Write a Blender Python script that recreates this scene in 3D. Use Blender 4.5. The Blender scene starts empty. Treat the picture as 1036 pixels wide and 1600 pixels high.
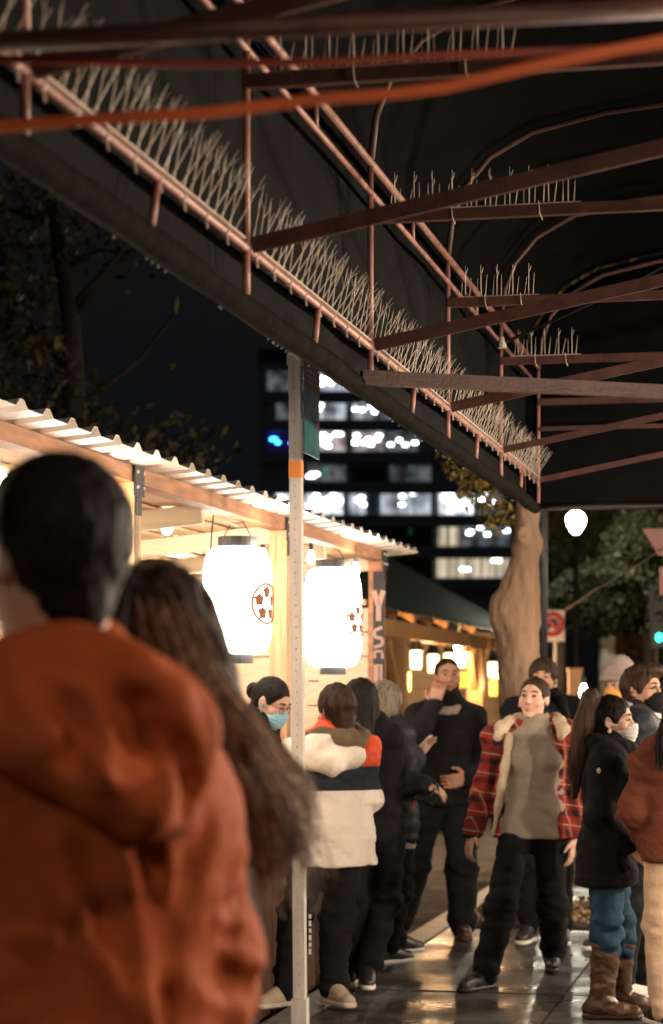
import bpy, math, random
import numpy as np
from mathutils import Vector
PI = math.pi
random.seed(7); rng = np.random.default_rng(7)
SC = bpy.context.scene
COL = SC.collection

# ------------------------------------------------------------------ camera, sky, exposure
F, CX, CY, EH = 3400.0, 518.0, 1085.0, 1.52      # focal length and horizon of the photograph in its own pixels
cam_d = bpy.data.cameras.new('camera'); cam = bpy.data.objects.new('camera', cam_d); COL.objects.link(cam)
cam.location = (0, 0, EH); cam.rotation_euler = (PI/2, 0, 0)
cam_d.sensor_fit = 'VERTICAL'; cam_d.sensor_height = 36.0; cam_d.sensor_width = 36.0*1036/1600
cam_d.lens = 36.0*F/1600; cam_d.shift_y = (CY-800)/1600
cam_d.clip_start = 0.1; cam_d.clip_end = 2000
cam_d.dof.use_dof = True; cam_d.dof.focus_distance = 8.0; cam_d.dof.aperture_fstop = 3.4
cam_d.dof.aperture_blades = 0
SC.camera = cam
world = bpy.data.worlds.new('World'); SC.world = world; world.use_nodes = True
wn = world.node_tree.nodes; wl = world.node_tree.links
bg = wn['Background']
sky = wn.new('ShaderNodeTexSky'); sky.sky_type = 'NISHITA'; sky.sun_disc = False
sky.sun_elevation = math.radians(-4.0); sky.sun_rotation = math.radians(150)
mixw = wn.new('ShaderNodeMixRGB'); mixw.blend_type = 'ADD'; mixw.inputs[0].default_value = 1
mixw.inputs[2].default_value = (0.033, 0.037, 0.043, 1)     # city glow on a night sky
wl.new(sky.outputs[0], mixw.inputs[1]); wl.new(mixw.outputs[0], bg.inputs[0]); bg.inputs[1].default_value = 0.1
SC.view_settings.view_transform = 'Standard'; SC.view_settings.look = 'None'
SC.view_settings.exposure = 0.45; SC.view_settings.gamma = 1; SC.view_settings.use_curve_mapping = False
SC.render.engine = 'CYCLES'
cy = SC.cycles; cy.use_denoising = True; cy.max_bounces = 7; cy.diffuse_bounces = 3; cy.glossy_bounces = 3
cy.transmission_bounces = 4; cy.transparent_max_bounces = 8; cy.caustics_reflective = False; cy.caustics_refractive = False
cy.sample_clamp_indirect = 4; cy.use_adaptive_sampling = True; cy.adaptive_threshold = 0.01

# ------------------------------------------------------------------ coordinates
SU, CU = 740/F, 1.0
_n = math.hypot(SU, CU); SU /= _n; CU /= _n       # street direction
def V3(*a): return np.array(a, float)
def at(px, py, Y): return V3((px-CX)/F*Y, Y, EH+(CY-py)/F*Y)
def S(u, v, z): return V3(v*CU+u*SU, -v*SU+u*CU, z)   # street frame: along, across (right +), up
def uY(Y, v): return (Y+v*SU)/CU
def vx(px, Y): return ((px-CX)/F*Y)*CU - Y*SU         # across coordinate of pixel column at depth
YAW = -math.atan2(SU, CU)

# ------------------------------------------------------------------ object helpers
def tag(o, label=None, cat=None, group=None, kind=None):
    if label: o['label'] = label
    if cat: o['category'] = cat
    if group: o['group'] = group
    if kind: o['kind'] = kind
    return o
def thing(name, loc, label, cat, group=None):
    o = bpy.data.objects.new(name, None); COL.objects.link(o); o.location = tuple(loc); o.empty_display_size = .1
    return tag(o, label, cat, group)
def mesh_np(name, v, f, smooth=False):
    me = bpy.data.meshes.new(name)
    v = np.asarray(v, np.float32)
    if isinstance(f, np.ndarray):
        n, k = f.shape
        me.vertices.add(len(v)); me.vertices.foreach_set('co', v.ravel())
        me.loops.add(n*k); me.loops.foreach_set('vertex_index', f.astype(np.int32).ravel())
        me.polygons.add(n); me.polygons.foreach_set('loop_start', np.arange(0, n*k, k, dtype=np.int32))
        me.polygons.foreach_set('loop_total', np.full(n, k, np.int32))
        me.update(calc_edges=True)
    else:
        me.from_pydata([tuple(map(float, p)) for p in v], [], f); me.update()
    if smooth: me.polygons.foreach_set('use_smooth', np.ones(len(me.polygons), bool))
    return me
def link(name, me, mat, parent=None, loc=None):
    o = bpy.data.objects.new(name, me); COL.objects.link(o)
    if mat is not None:
        for m in (mat if isinstance(mat, (list, tuple)) else [mat]): me.materials.append(m)
    if parent is not None: o.parent = parent
    if loc is not None: o.location = tuple(loc)
    return o
def base(p):
    b = V3(0, 0, 0)
    while p is not None: b = b+V3(*p.location); p = p.parent
    return b
class MB:
    """mesh collector in world coordinates"""
    def __init__(s): s.v = []; s.f = []; s.mi = []
    def add(s, vs, fs, mi=0):
        o = len(s.v); s.v += [np.asarray(p, float) for p in vs]; s.f += [tuple(i+o for i in q) for q in fs]; s.mi += [mi]*len(fs); return s
    def box(s, c, ax, ay, az, mi=0):
        c = np.asarray(c, float); P = [c+i*ax+j*ay+k*az for k in (-1, 1) for j in (-1, 1) for i in (-1, 1)]
        return s.add(P, [(0,2,3,1),(4,5,7,6),(0,1,5,4),(2,6,7,3),(0,4,6,2),(1,3,7,5)], mi)
    def sbox(s, u0, u1, v0, v1, z0, z1, mi=0):
        return s.box(S((u0+u1)/2, (v0+v1)/2, (z0+z1)/2), (S(1,0,0)-S(0,0,0))*(u1-u0)/2, (S(0,1,0)-S(0,0,0))*(v1-v0)/2, V3(0,0,(z1-z0)/2), mi)
    def bar(s, a, b, w, h, up=(0,0,1), mi=0):
        a = np.asarray(a, float); b = np.asarray(b, float); d = b-a; L = np.linalg.norm(d); d /= L
        up = np.asarray(up, float); r = np.cross(d, up); r /= np.linalg.norm(r); q = np.cross(r, d)
        return s.box((a+b)/2, d*L/2, r*w/2, q*h/2, mi)
    def tube(s, pts, r, n=8, mi=0, cap=True):
        pts = [np.asarray(p, float) for p in pts]; N = len(pts)
        rs = r if isinstance(r, (list, tuple, np.ndarray)) else [r]*N
        vs = []; fs = []; ref = V3(.31, .17, .93); prev = None
        for i in range(N):
            d = pts[min(i+1, N-1)]-pts[max(i-1, 0)]; d /= (np.linalg.norm(d)+1e-9)
            x = prev-d*np.dot(prev, d) if prev is not None else np.cross(d, ref if abs(np.dot(d, ref)) < .9 else V3(1, 0, 0))
            x /= (np.linalg.norm(x)+1e-9); prev = x; y = np.cross(d, x)
            for k in range(n):
                t = 2*PI*k/n; vs.append(pts[i]+rs[i]*(math.cos(t)*x+math.sin(t)*y))
        for i in range(N-1):
            for k in range(n):
                a = i*n+k; b = i*n+(k+1) % n; fs.append((a, b, b+n, a+n))
        if cap: fs.append(tuple(range(n-1, -1, -1))); fs.append(tuple(range((N-1)*n, N*n)))
        return s.add(vs, fs, mi)
    def lathe(s, c, prof, n=20, mi=0):
        c = np.asarray(c, float); vs = []; fs = []
        for r, z in prof:
            for k in range(n):
                t = 2*PI*k/n; vs.append(c+V3(r*math.cos(t), r*math.sin(t), z))
        for i in range(len(prof)-1):
            for k in range(n):
                a = i*n+k; b = i*n+(k+1) % n; fs.append((a, b, b+n, a+n))
        fs.append(tuple(range(n-1, -1, -1))); fs.append(tuple(range((len(prof)-1)*n, len(prof)*n)))
        return s.add(vs, fs, mi)
    def ball(s, c, r, n=10, mi=0):
        r = r if hasattr(r, '__len__') else (r, r, r)
        vs = []; fs = []; m = n//2+1
        for i in range(m+1):
            a = PI*i/m
            for k in range(n):
                t = 2*PI*k/n; vs.append(V3(c[0]+r[0]*math.sin(a)*math.cos(t), c[1]+r[1]*math.sin(a)*math.sin(t), c[2]-r[2]*math.cos(a)))
        for i in range(m):
            for k in range(n):
                a = i*n+k; b = i*n+(k+1) % n; fs.append((a, b, b+n, a+n))
        return s.add(vs, fs, mi)
    def build(s, name, mat, parent=None, smooth=False):
        v = np.array(s.v)-base(parent)
        me = mesh_np(name, v, s.f, smooth)
        o = link(name, me, mat, parent)
        if isinstance(mat, (list, tuple)): me.polygons.foreach_set('material_index', np.array(s.mi, np.int32))
        return o

# ------------------------------------------------------------------ materials
def _mix(nt, a, b, fac_socket):
    m = nt.nodes.new('ShaderNodeMixRGB'); m.inputs[1].default_value = (*a, 1); m.inputs[2].default_value = (*b, 1)
    nt.links.new(fac_socket, m.inputs[0]); return m.outputs[0]
def M(name, col, rough=.6, metal=0., var=.25, scale=6., stretch=(1, 1, 1), bump=0., bscale=None, spec=.5, col2=None, coat=0., det=4, rvar=0.):
    m = bpy.data.materials.new(name); m.use_nodes = True; nt = m.node_tree; b = nt.nodes['Principled BSDF']
    tc = nt.nodes.new('ShaderNodeTexCoord'); mp = nt.nodes.new('ShaderNodeMapping'); mp.inputs['Scale'].default_value = stretch
    nt.links.new(tc.outputs['Object'], mp.inputs[0])
    nz = nt.nodes.new('ShaderNodeTexNoise'); nz.inputs['Scale'].default_value = scale; nz.inputs['Detail'].default_value = det
    nt.links.new(mp.outputs[0], nz.inputs[0])
    rp = nt.nodes.new('ShaderNodeValToRGB'); rp.color_ramp.elements[0].position = .3; rp.color_ramp.elements[1].position = .7
    nt.links.new(nz.outputs[0], rp.inputs[0])
    c1 = col2 if col2 else tuple(c*(1-var) for c in col); c2 = tuple(min(1, c*(1+var)) for c in col) if not col2 else col
    out = _mix(nt, c1, c2, rp.outputs[0]); nt.links.new(out, b.inputs['Base Color'])
    b.inputs['Roughness'].default_value = rough; b.inputs['Metallic'].default_value = metal
    b.inputs['Specular IOR Level'].default_value = spec; b.inputs['Coat Weight'].default_value = coat
    if rvar:
        mr = nt.nodes.new('ShaderNodeMapRange'); mr.inputs[1].default_value = .35; mr.inputs[2].default_value = .65
        mr.inputs[3].default_value = rough-rvar; mr.inputs[4].default_value = rough+rvar
        nt.links.new(nz.outputs[0], mr.inputs[0]); nt.links.new(mr.outputs[0], b.inputs['Roughness'])
    if bump:
        n2 = nt.nodes.new('ShaderNodeTexNoise'); n2.inputs['Scale'].default_value = bscale or scale*4; n2.inputs['Detail'].default_value = 5
        nt.links.new(mp.outputs[0], n2.inputs[0])
        bp = nt.nodes.new('ShaderNodeBump'); bp.inputs['Strength'].default_value = bump; bp.inputs['Distance'].default_value = .02
        nt.links.new(n2.outputs[0], bp.inputs['Height']); nt.links.new(bp.outputs[0], b.inputs['Normal'])
    return m
def E(name, col, strength, var=0., scale=3., stretch=(1, 1, 1)):
    m = bpy.data.materials.new(name); m.use_nodes = True; nt = m.node_tree; b = nt.nodes['Principled BSDF']
    b.inputs['Base Color'].default_value = (*[min(1, c*.5) for c in col], 1); b.inputs['Emission Color'].default_value = (*col, 1)
    b.inputs['Emission Strength'].default_value = strength
    if var:
        tc = nt.nodes.new('ShaderNodeTexCoord'); mp = nt.nodes.new('ShaderNodeMapping'); mp.inputs['Scale'].default_value = stretch
        nz = nt.nodes.new('ShaderNodeTexNoise'); nz.inputs['Scale'].default_value = scale; nz.inputs['Detail'].default_value = 3
        nt.links.new(tc.outputs['Object'], mp.inputs[0]); nt.links.new(mp.outputs[0], nz.inputs[0])
        mr = nt.nodes.new('ShaderNodeMapRange'); mr.inputs[1].default_value = .35; mr.inputs[2].default_value = .65
        mr.inputs[3].default_value = strength*(1-var); mr.inputs[4].default_value = strength*(1+var)
        nt.links.new(nz.outputs[0], mr.inputs[0]); nt.links.new(mr.outputs[0], b.inputs['Emission Strength'])
    return m
def fabric(name, col, rough=.85, var=.18, bump=.25, bscale=60, spec=.1, scale=9, sheen=.02):
    m = M(name, col, rough, var=var, scale=scale, bump=bump, bscale=bscale, spec=spec)
    m.node_tree.nodes['Principled BSDF'].inputs['Sheen Weight'].default_value = sheen
    return m
def plight(name, loc, col, watts, r=.04, parent=None):
    l = bpy.data.lights.new(name, 'POINT'); l.energy = watts; l.color = col; l.shadow_soft_size = r
    o = bpy.data.objects.new(name, l); COL.objects.link(o)
    if parent is not None: o.parent = parent; o.location = tuple(np.asarray(loc)-base(parent))
    else: o.location = tuple(loc)
    return o
WARM = (1., .79, .60); WARM2 = (1., .76, .52); AMBER = (1., .56, .26)

# ------------------------------------------------------------------ implicit surfaces for bodies, cloth, hair, bark
def vnoise(p, seed=0):
    p = np.asarray(p, np.float64); i = np.floor(p).astype(np.int64); f = p-i; f = f*f*(3-2*f)
    def h(x, y, z):
        n = (x*374761393+y*668265263+z*2147483647+seed*1274126177) & 0x7fffffff
        n = ((n ^ (n >> 13))*1274126177) & 0x7fffffff; n = n ^ (n >> 16)
        return (n & 0xffff)/32767.5-1
    x, y, z = i[:, 0], i[:, 1], i[:, 2]; r = 0
    for dx in (0, 1):
        for dy in (0, 1):
            for dz in (0, 1):
                w = (f[:, 0] if dx else 1-f[:, 0])*(f[:, 1] if dy else 1-f[:, 1])*(f[:, 2] if dz else 1-f[:, 2])
                r = r+w*h(x+dx, y+dy, z+dz)
    return r
class SDF:
    def __init__(s, lo, hi, h):
        s.lo = np.asarray(lo, float); s.h = h; n = np.ceil((np.asarray(hi)-s.lo)/h).astype(int)+1
        s.n = n; s.ax = [s.lo[i]+h*np.arange(n[i]) for i in range(3)]; s.a = np.full(n, 1., np.float32)
    def _win(s, mn, mx):
        a = np.maximum(np.floor((mn-s.lo)/s.h).astype(int), 0); b = np.minimum(np.ceil((mx-s.lo)/s.h).astype(int)+1, s.n)
        if np.any(b <= a): return None, None
        sl = tuple(slice(a[i], b[i]) for i in range(3))
        return sl, (s.ax[0][sl[0]][:, None, None], s.ax[1][sl[1]][None, :, None], s.ax[2][sl[2]][None, None, :])
    def _put(s, sl, d, k, neg):
        a = s.a[sl]; d = d.astype(np.float32)
        if neg:
            d = -d; t = np.maximum(k-np.abs(a-d), 0)/max(k, 1e-6); s.a[sl] = np.maximum(a, d)+t*t*k*.25
        else:
            t = np.maximum(k-np.abs(a-d), 0)/max(k, 1e-6); s.a[sl] = np.minimum(a, d)-t*t*k*.25
    def cone(s, a, b, ra, rb, k=.02, R=None, sq=None, neg=False):
        a = np.asarray(a, float); b = np.asarray(b, float); r = max(ra, rb)*(max(1, 1/min(sq)) if sq is not None else 1)+k+3*s.h
        sl, g = s._win(np.minimum(a, b)-r, np.maximum(a, b)+r)
        if sl is None: return s
        px, py, pz = g[0]-a[0], g[1]-a[1], g[2]-a[2]; ba = b-a
        if sq is not None:
            R_ = np.eye(3) if R is None else R
            q = [(px*R_[0, i]+py*R_[1, i]+pz*R_[2, i])*sq[i] for i in range(3)]; px, py, pz = q
            ba = np.array([np.dot(ba, R_[:, i])*sq[i] for i in range(3)])
        t = np.clip((px*ba[0]+py*ba[1]+pz*ba[2])/(np.dot(ba, ba)+1e-12), 0, 1)
        d = np.sqrt((px-ba[0]*t)**2+(py-ba[1]*t)**2+(pz-ba[2]*t)**2)-(ra+(rb-ra)*t)
        s._put(sl, d, k, neg); return s
    def ell(s, c, r, k=.02, R=None, neg=False):
        c = np.asarray(c, float); m = max(r)+k+3*s.h
        sl, g = s._win(c-m, c+m)
        if sl is None: return s
        p = [g[i]-c[i] for i in range(3)]
        R_ = np.eye(3) if R is None else R
        q = [p[0]*R_[0, i]+p[1]*R_[1, i]+p[2]*R_[2, i] for i in range(3)]
        k0 = np.sqrt(sum((q[i]/r[i])**2 for i in range(3))); k1 = np.sqrt(sum((q[i]/r[i]**2)**2 for i in range(3)))+1e-9
        s._put(sl, k0*(k0-1)/k1, k, neg); return s
    def cut(s, p, n, k=.01):      # keep the side the normal points away from
        p = np.asarray(p, float); n = np.asarray(n, float); n = n/np.linalg.norm(n)
        d = (s.ax[0][:, None, None]-p[0])*n[0]+(s.ax[1][None, :, None]-p[1])*n[1]+(s.ax[2][None, None, :]-p[2])*n[2]
        s._put((slice(None),)*3, -d, k, True); return s
    def val(s, p):
        i = np.clip(np.round((np.asarray(p)-s.lo)/s.h).astype(int), 0, s.n-1); return s.a[i[0], i[1], i[2]]
    def hit(s, o, d):            # first surface point along a ray
        o = np.asarray(o, float); d = np.asarray(d, float); d = d/np.linalg.norm(d); hi = s.lo+s.h*(s.n-1)
        with np.errstate(divide='ignore'): t1 = (s.lo-o)/d; t2 = (hi-o)/d
        a = max(np.max(np.minimum(t1, t2)), 0); b = np.min(np.maximum(t1, t2)); t = a
        while t < b:
            if s.val(o+d*t) < 0: return o+d*t
            t += s.h*.5
        return None
    def mesh(s):
        a = s.a; a[0] = a[-1] = 1; a[:, 0] = a[:, -1] = 1; a[:, :, 0] = a[:, :, -1] = 1
        ins = a < 0; c = np.zeros(tuple(np.array(a.shape)-1), np.int8)
        offs = [(i, j, k) for i in (0, 1) for j in (0, 1) for k in (0, 1)]
        sh = lambda A, o: A[o[0]:A.shape[0]-1+o[0], o[1]:A.shape[1]-1+o[1], o[2]:A.shape[2]-1+o[2]]
        for o in offs: c += sh(ins, o)
        act = (c > 0) & (c < 8); idx = np.argwhere(act)
        vals = [a[idx[:, 0]+o[0], idx[:, 1]+o[1], idx[:, 2]+o[2]] for o in offs]
        acc = np.zeros((len(idx), 3)); cnt = np.zeros(len(idx))
        for i in range(8):
            for j in range(i+1, 8):
                if sum(abs(offs[i][q]-offs[j][q]) for q in range(3)) != 1: continue
                m = (vals[i] < 0) != (vals[j] < 0)
                t = np.where(m, vals[i]/np.where(m, vals[i]-vals[j], 1), 0)
                for q in range(3): acc[:, q] += np.where(m, offs[i][q]+(offs[j][q]-offs[i][q])*t, 0)
                cnt += m
        v = s.lo+(idx+acc/cnt[:, None])*s.h
        vid = np.full(act.shape, -1, np.int32); vid[act] = np.arange(len(idx))
        fs = []
        for ax in range(3):
            b1, b2 = (ax+1) % 3, (ax+2) % 3
            A = np.moveaxis(ins, (ax, b1, b2), (0, 1, 2)); W = np.moveaxis(vid, (ax, b1, b2), (0, 1, 2))
            e = A[:-1] != A[1:]; e[:, 0] = False; e[:, :, 0] = False; e[:, -1] = False; e[:, :, -1] = False
            q = np.argwhere(e); i, j, k = q[:, 0], q[:, 1], q[:, 2]
            quad = np.stack([W[i, j-1, k-1], W[i, j, k-1], W[i, j, k], W[i, j-1, k]], 1)
            flip = ~A[:-1][i, j, k]; quad[flip] = quad[flip][:, ::-1]; fs.append(quad)
        return v, np.concatenate(fs)
def vnormals(v, f):
    n = np.cross(v[f[:, 2]]-v[f[:, 0]], v[f[:, 3]]-v[f[:, 1]]); out = np.zeros_like(v)
    for k in range(4): np.add.at(out, f[:, k], n)
    return out/(np.linalg.norm(out, axis=1)[:, None]+1e-9)
def relax(v, f, it=1, w=.5):
    for _ in range(it):
        acc = np.zeros_like(v); c = np.zeros(len(v))
        for k in range(4):
            np.add.at(acc, f[:, k], v[f[:, (k+1) % 4]]+v[f[:, (k+3) % 4]]); np.add.at(c, f[:, k], 2)
        v = v*(1-w)+w*acc/c[:, None]
    return v
# ------------------------------------------------------------------ shared materials
m_slab = M('wet paving', (.050, .049, .047), .42, var=.5, scale=2.3, bump=.45, bscale=26, rvar=.2, spec=.45)
m_road = M('wet asphalt', (.02, .02, .0215), .7, var=.3, scale=3, bump=.5, bscale=90, rvar=.1, spec=.08)
m_joint = M('joint grit', (.035, .033, .03), .9)
m_steel = M('red oxide painted steel', (.38, .185, .145), .45, var=.3, scale=14, bump=.12, bscale=90)
m_polew = M('worn brown pole', (.070, .031, .023), .5, var=.3, scale=14, bump=.12, bscale=90)
m_steel_dim = M('painted steel darkened as shade', (.085, .037, .029), .5, var=.3, scale=14, bump=.12, bscale=90)  # darker copy of the frame steel: cross bars' shade put into the colour
m_canvas = M('charcoal canvas', (.009, .0093, .009), .85, var=.2, scale=7, bump=.35, bscale=240, spec=.04)
m_vault_dim = M('canvas darkened as shade', (.0065, .0068, .0072), .9, var=.2, scale=7, bump=.3, bscale=240, spec=.02)  # darker copy of the canvas, with the vault's shade put into its colour
m_roll = M('weathered rolled canvas', (.010, .0088, .007), .9, var=.45, scale=16, bump=.5, bscale=70, spec=.02)
m_spike = M('pale plastic', (.84, .72, .61), .35, var=.15, scale=30, spec=.5)
m_clip = M('pale clip', (.62, .5, .42), .45)
m_black = M('black metal', (.018, .018, .02), .45, var=.2)
m_grayp = M('galvanised post', (.58, .55, .50), .42, var=.18, scale=24, stretch=(1, 1, .12), bump=.12, metal=.0)
m_orange = M('orange reflective tape', (.85, .27, .04), .4, var=.1)
m_pine = M('pine timber', (.60, .37, .19), .6, var=.28, scale=5, stretch=(9, 9, .6), bump=.12)
m_beam = M('reddish stained beam', (.36, .165, .08), .6, var=.32, scale=5, stretch=(1, 1, 7), bump=.15)
m_ply = M('white painted board', (.60, .49, .36), .6, var=.12, scale=4, stretch=(.6, .6, 8), bump=.06)
m_ceil = M('pale ceiling board', (.56, .37, .21), .6, var=.2, scale=3, stretch=(.5, 6, 6), bump=.06)
m_sheet = M('white corrugated sheet', (.74, .70, .62), .38, var=.14, scale=6, stretch=(1, 1, 1), bump=.05)
m_counter = M('dark stained plank', (.15, .07, .04), .55, var=.35, scale=4, stretch=(8, 8, .8), bump=.15)
m_green = M('dark green sheet', (.022, .042, .030), .42, var=.25, scale=4)
m_blackcord = M('black cable', (.014, .012, .012), .5)

# ------------------------------------------------------------------ ground
g = MB(); g.box((0, 250, -.33), V3(400, 0, 0), V3(0, 400, 0), V3(0, 0, .15)); tag(g.build('road', m_road), kind='structure')
g = MB(); g.sbox(-6, 120, -2.28, 2.1, -.17, -.012); walk = tag(g.build('sidewalk', m_joint), kind='structure')
vs_ = [-2.27, -1.19, -.09, 1.01, 2.09]
slabdata = {}
for i in range(40):
    u0 = 5.0+i*1.5
    if i >= 24: continue
    for j in range(4):
        a, b = vs_[j]+.006, vs_[j+1]-.006
        dz = rng.uniform(-.003, .003)
        mb = MB(); mb.sbox(u0+.006, u0+1.494, a, b, -.011, dz); mb.build('slab', m_slab, walk)
g = MB(); g.sbox(41, 120, -2.27, 2.09, -.011, 0); g.build('far_paving', m_slab, walk)
g = MB(); g.sbox(-6, 4.99, -2.27, 2.09, -.011, 0); g.build('near_paving', m_slab, walk)
for i in range(14):
    g = MB(); u0 = -4+i*3.0; g.sbox(u0+.005, u0+2.995, -2.45, -2.285, -.17, .003)
    if i == 0: kerb = tag(g.build('kerb', M('kerb stone', (.2, .19, .17), .5, var=.2, scale=8, bump=.2)), kind='structure')
    else: g.build('kerb_stone', kerb.data.materials[0], kerb)
# planting squares with leaf litter
m_soil = M('damp soil', (.06, .045, .03), .9, var=.5, scale=20, bump=.8)
m_litter = M('leaf litter', (.30, .20, .10), .8, var=.5, scale=3)
m_grass = M('verge grass', (.08, .12, .04), .8, var=.5, scale=3)
def tree_pit(u0, v0, w, l, matl, n, name, kindname):
    p = MB(); p.sbox(u0, u0+l, v0, v0+w, .004, .02); tag(p.build(name, m_soil), kind='structure')
    q = MB()
    for _ in range(n):
        c = S(u0+rng.uniform(0, l), v0+rng.uniform(0, w), .024+rng.uniform(0, .03)); a = rng.normal(size=3); a /= np.linalg.norm(a)
        b = np.cross(a, rng.normal(size=3)); b /= np.linalg.norm(b); s_ = rng.uniform(.015, .04)
        q.add([c-a*s_, c+b*s_*.5, c+a*s_, c-b*s_*.5], [(0, 1, 2, 3)])
    tag(q.build(kindname, matl), kind='stuff')
tree_pit(uY(14.3, -2.2), -2.24, 1.25, 1.7, m_litter, 900, 'planting_square', 'leaf_litter')
tree_pit(uY(17.5, -.9), -1.0, .8, 1.6, m_grass, 1400, 'grass_square', 'grass')

# ------------------------------------------------------------------ canopy over the pavement
VL, VR = -1.37, 1.9
UN = [uY(Y, VL) for Y in (2.33, 3.91, 5.46, 7.02, 8.54, 10.03, 11.44)]
ZT, ZR, ZB, ZA, ZC = 2.505, 2.64, 3.14, 3.235, 3.055
can = thing('awning', S(UN[3], .3, 0), 'long dark fabric awning on a red steel pipe frame above the pavement', 'awning')
def lumpy(a, b, r, n, amp, seed):
    pts = []; rs = []
    for i in range(n+1):
        t = i/n; p = a+(b-a)*t; q = vnoise(np.array([[t*n*.13, seed, .5], [t*n*.31, seed+3, .5], [t*n*.11, seed+7, 1.5]]))
        pts.append(p+V3(0, 0, q[0]*amp*.8)+V3(q[2]*amp*.6, 0, 0)); rs.append(r*(1+.16*q[1]+.10*q[0]))
    return pts, rs
U0, U1 = UN[0]-1.4, UN[-1]
pts, rs = lumpy(S(U0, VL-.015, ZT), S(U1, VL-.015, ZT), .033, 150, .012, 2)
MB().tube(pts, rs, 10).build('rolled_hem', m_roll, can, True)
dr = MB()
for t in [rng.uniform(UN[1]+.5, U1) for _ in range(34)]+[uY(5.8+.05*i, VL) for i in range(7)]:
    dr.ball(S(t, VL-.03, ZT-.037), (.0022, .0022, .0035), 6)
o = dr.build('water_drops', M('water', (.3, .28, .26), .05, var=0, spec=1.), can, True); o['kind'] = 'stuff'
for name, z, r, dv in (('spike_rail', ZR, .0105, 0), ('lower_chord', ZB, .0095, 0), ('upper_chord', ZA, .0135, .0)):
    MB().tube([S(U0, VL+dv, z), S((U0+U1)/2, VL+dv, z), S(U1, VL+dv, z)], r, 10).build(name, m_steel, can, True)
    MB().tube([S(U0, VR, z), S(U1, VR, z)], r, 8).build(name, m_steel, can, True)
prof = [(0, 0), (.018, .15), (.065, .27), (.165, .385), (.335, .475), (.62, .535), (1.0, .568), ((VR-VL)/2, .585)]
prof = [(VL+a, ZA+b) for a, b in prof]; prof += [(VL+VR-a, b) for a, b in prof[-2::-1]]
for i, u in enumerate(UN):
    last = i == len(UN)-1
    MB().tube([S(u, VL, ZT+.02), S(u, VL, ZR)], .0095, 8).build('strut', m_steel, can, True)
    MB().tube([S(u, VL, ZR), S(u, VL, ZA)], .0095, 8).build('upright', m_steel, can, True)
    MB().tube([S(u, VR, ZT), S(u, VR, ZA)], .0125, 8).build('upright', m_steel, can, True)
    if not last:
        um = (u+UN[i+1])/2
        MB().tube([S(um-.02, VL, ZT+.02), S(um+.03, VL, ZR)], .009, 8).build('strut', m_steel, can, True)
        MB().tube([S(um, VL, ZB), S(um+.0, VL, ZA)], .008, 6).build('chord_strut', m_steel, can, True)
    # square tie bar, knee brace pair and bow
    MB().bar(S(u, VL, ZC), S(u, VR, ZC), .032, .034).build('tie_bar', m_steel_dim, can)
    if last:
        MB().bar(S(u, VL, ZC-.14), S(u, VR, ZC-.14), .02, .022).build('tie_bar', m_steel_dim, can)
    if i < 6 or True:
        sg = V3(0, 0, 0)
        MB().bar(S(u+.02, VL+.01, ZR+.01), S(u+.03, VL+2.05, ZC-.02), .012, .04 if i < 5 else .03).build('knee_brace', m_steel_dim, can)
    MB().tube([S(u, a, z) for a, z in prof], .0115, 8).build('bow', m_steel_dim, can, True)
MB().bar(at(565, 590, 6.88), at(1150, 618, 7.25), .03, .046).build('loose_pole', m_polew, can)
# conduit with pale fittings under the roof
MB().tube([S(UN[5]-.1, VL+.02, 3.12), S(UN[5]-.15, VL+.55, 3.33), S(UN[5]-.2, VL+.9, 3.50), S(UN[5]-.2, VL+2.2, 3.6)], .007, 6).build('conduit', m_black, can, True)
MB().lathe(S(UN[5]-.1, VL+.02, 3.10), [(.022, 0), (.018, .02), (.008, .05)], 8).build('conduit_cap', m_spike, can)
MB().box(S(UN[5]-.19, VL+.83, 3.47), V3(.014, 0, 0), V3(0, .014, 0), V3(0, 0, .018)).build('coupling', m_grayp, can)
# cloth: side valance and vault
def cloth(rows, name, amp, seed, cm=None):
    nU, nV = len(rows), len(rows[0]); P = np.array(rows).reshape(-1, 3)
    q = vnoise(P*np.array([3.1, 2.3, 1.6]), seed)*amp
    P = P+q[:, None]*np.array([CU, -SU, .3]); f = [(i*nV+j, i*nV+j+1, (i+1)*nV+j+1, (i+1)*nV+j) for i in range(nU-1) for j in range(nV-1)]
    me = mesh_np(name, P-base(can), np.array(f, np.int32), True); o = link(name, me, cm or m_canvas, can)
    md = o.modifiers.new('thickness', 'SOLIDIFY'); md.thickness = .004
uu = np.linspace(U0, U1+.02, 130)
cloth([[S(u, VL-.07, z) for z in np.linspace(ZT+.005, ZA+.03, 14)] for u in uu], 'side_valance', .012, 3)
out_ = [(VL-.07, ZA+.03), (VL-.05, ZA+.17)]+[(a-.02 if a < 0 else a+.01, z+.035) for a, z in prof[2:-2]]+[(VR+.05, ZA+.17), (VR+.07, ZA-.2)]
cloth([[S(u, a, z) for a, z in out_] for u in uu[::2]], 'vault_cloth', .006, 5, m_vault_dim)
endc = [[S(U1+.03, a, z0+(z-z0)*t) for t in np.linspace(0, 1, 8)] for a, z in out_ for z0 in [ZT-.01]]
cloth(endc, 'end_valance', .012, 9, m_vault_dim)
MB().tube([S(U1+.02, VL-.05, ZT), S(U1+.02, VR, ZT-.01)], .02, 8).build('end_rail', m_black, can, True)
MB().tube([S(U1+.02, VR-.05, 0), S(U1+.02, VR-.05, ZT)], .035, 8).build('corner_post', m_black, can, True)

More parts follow.
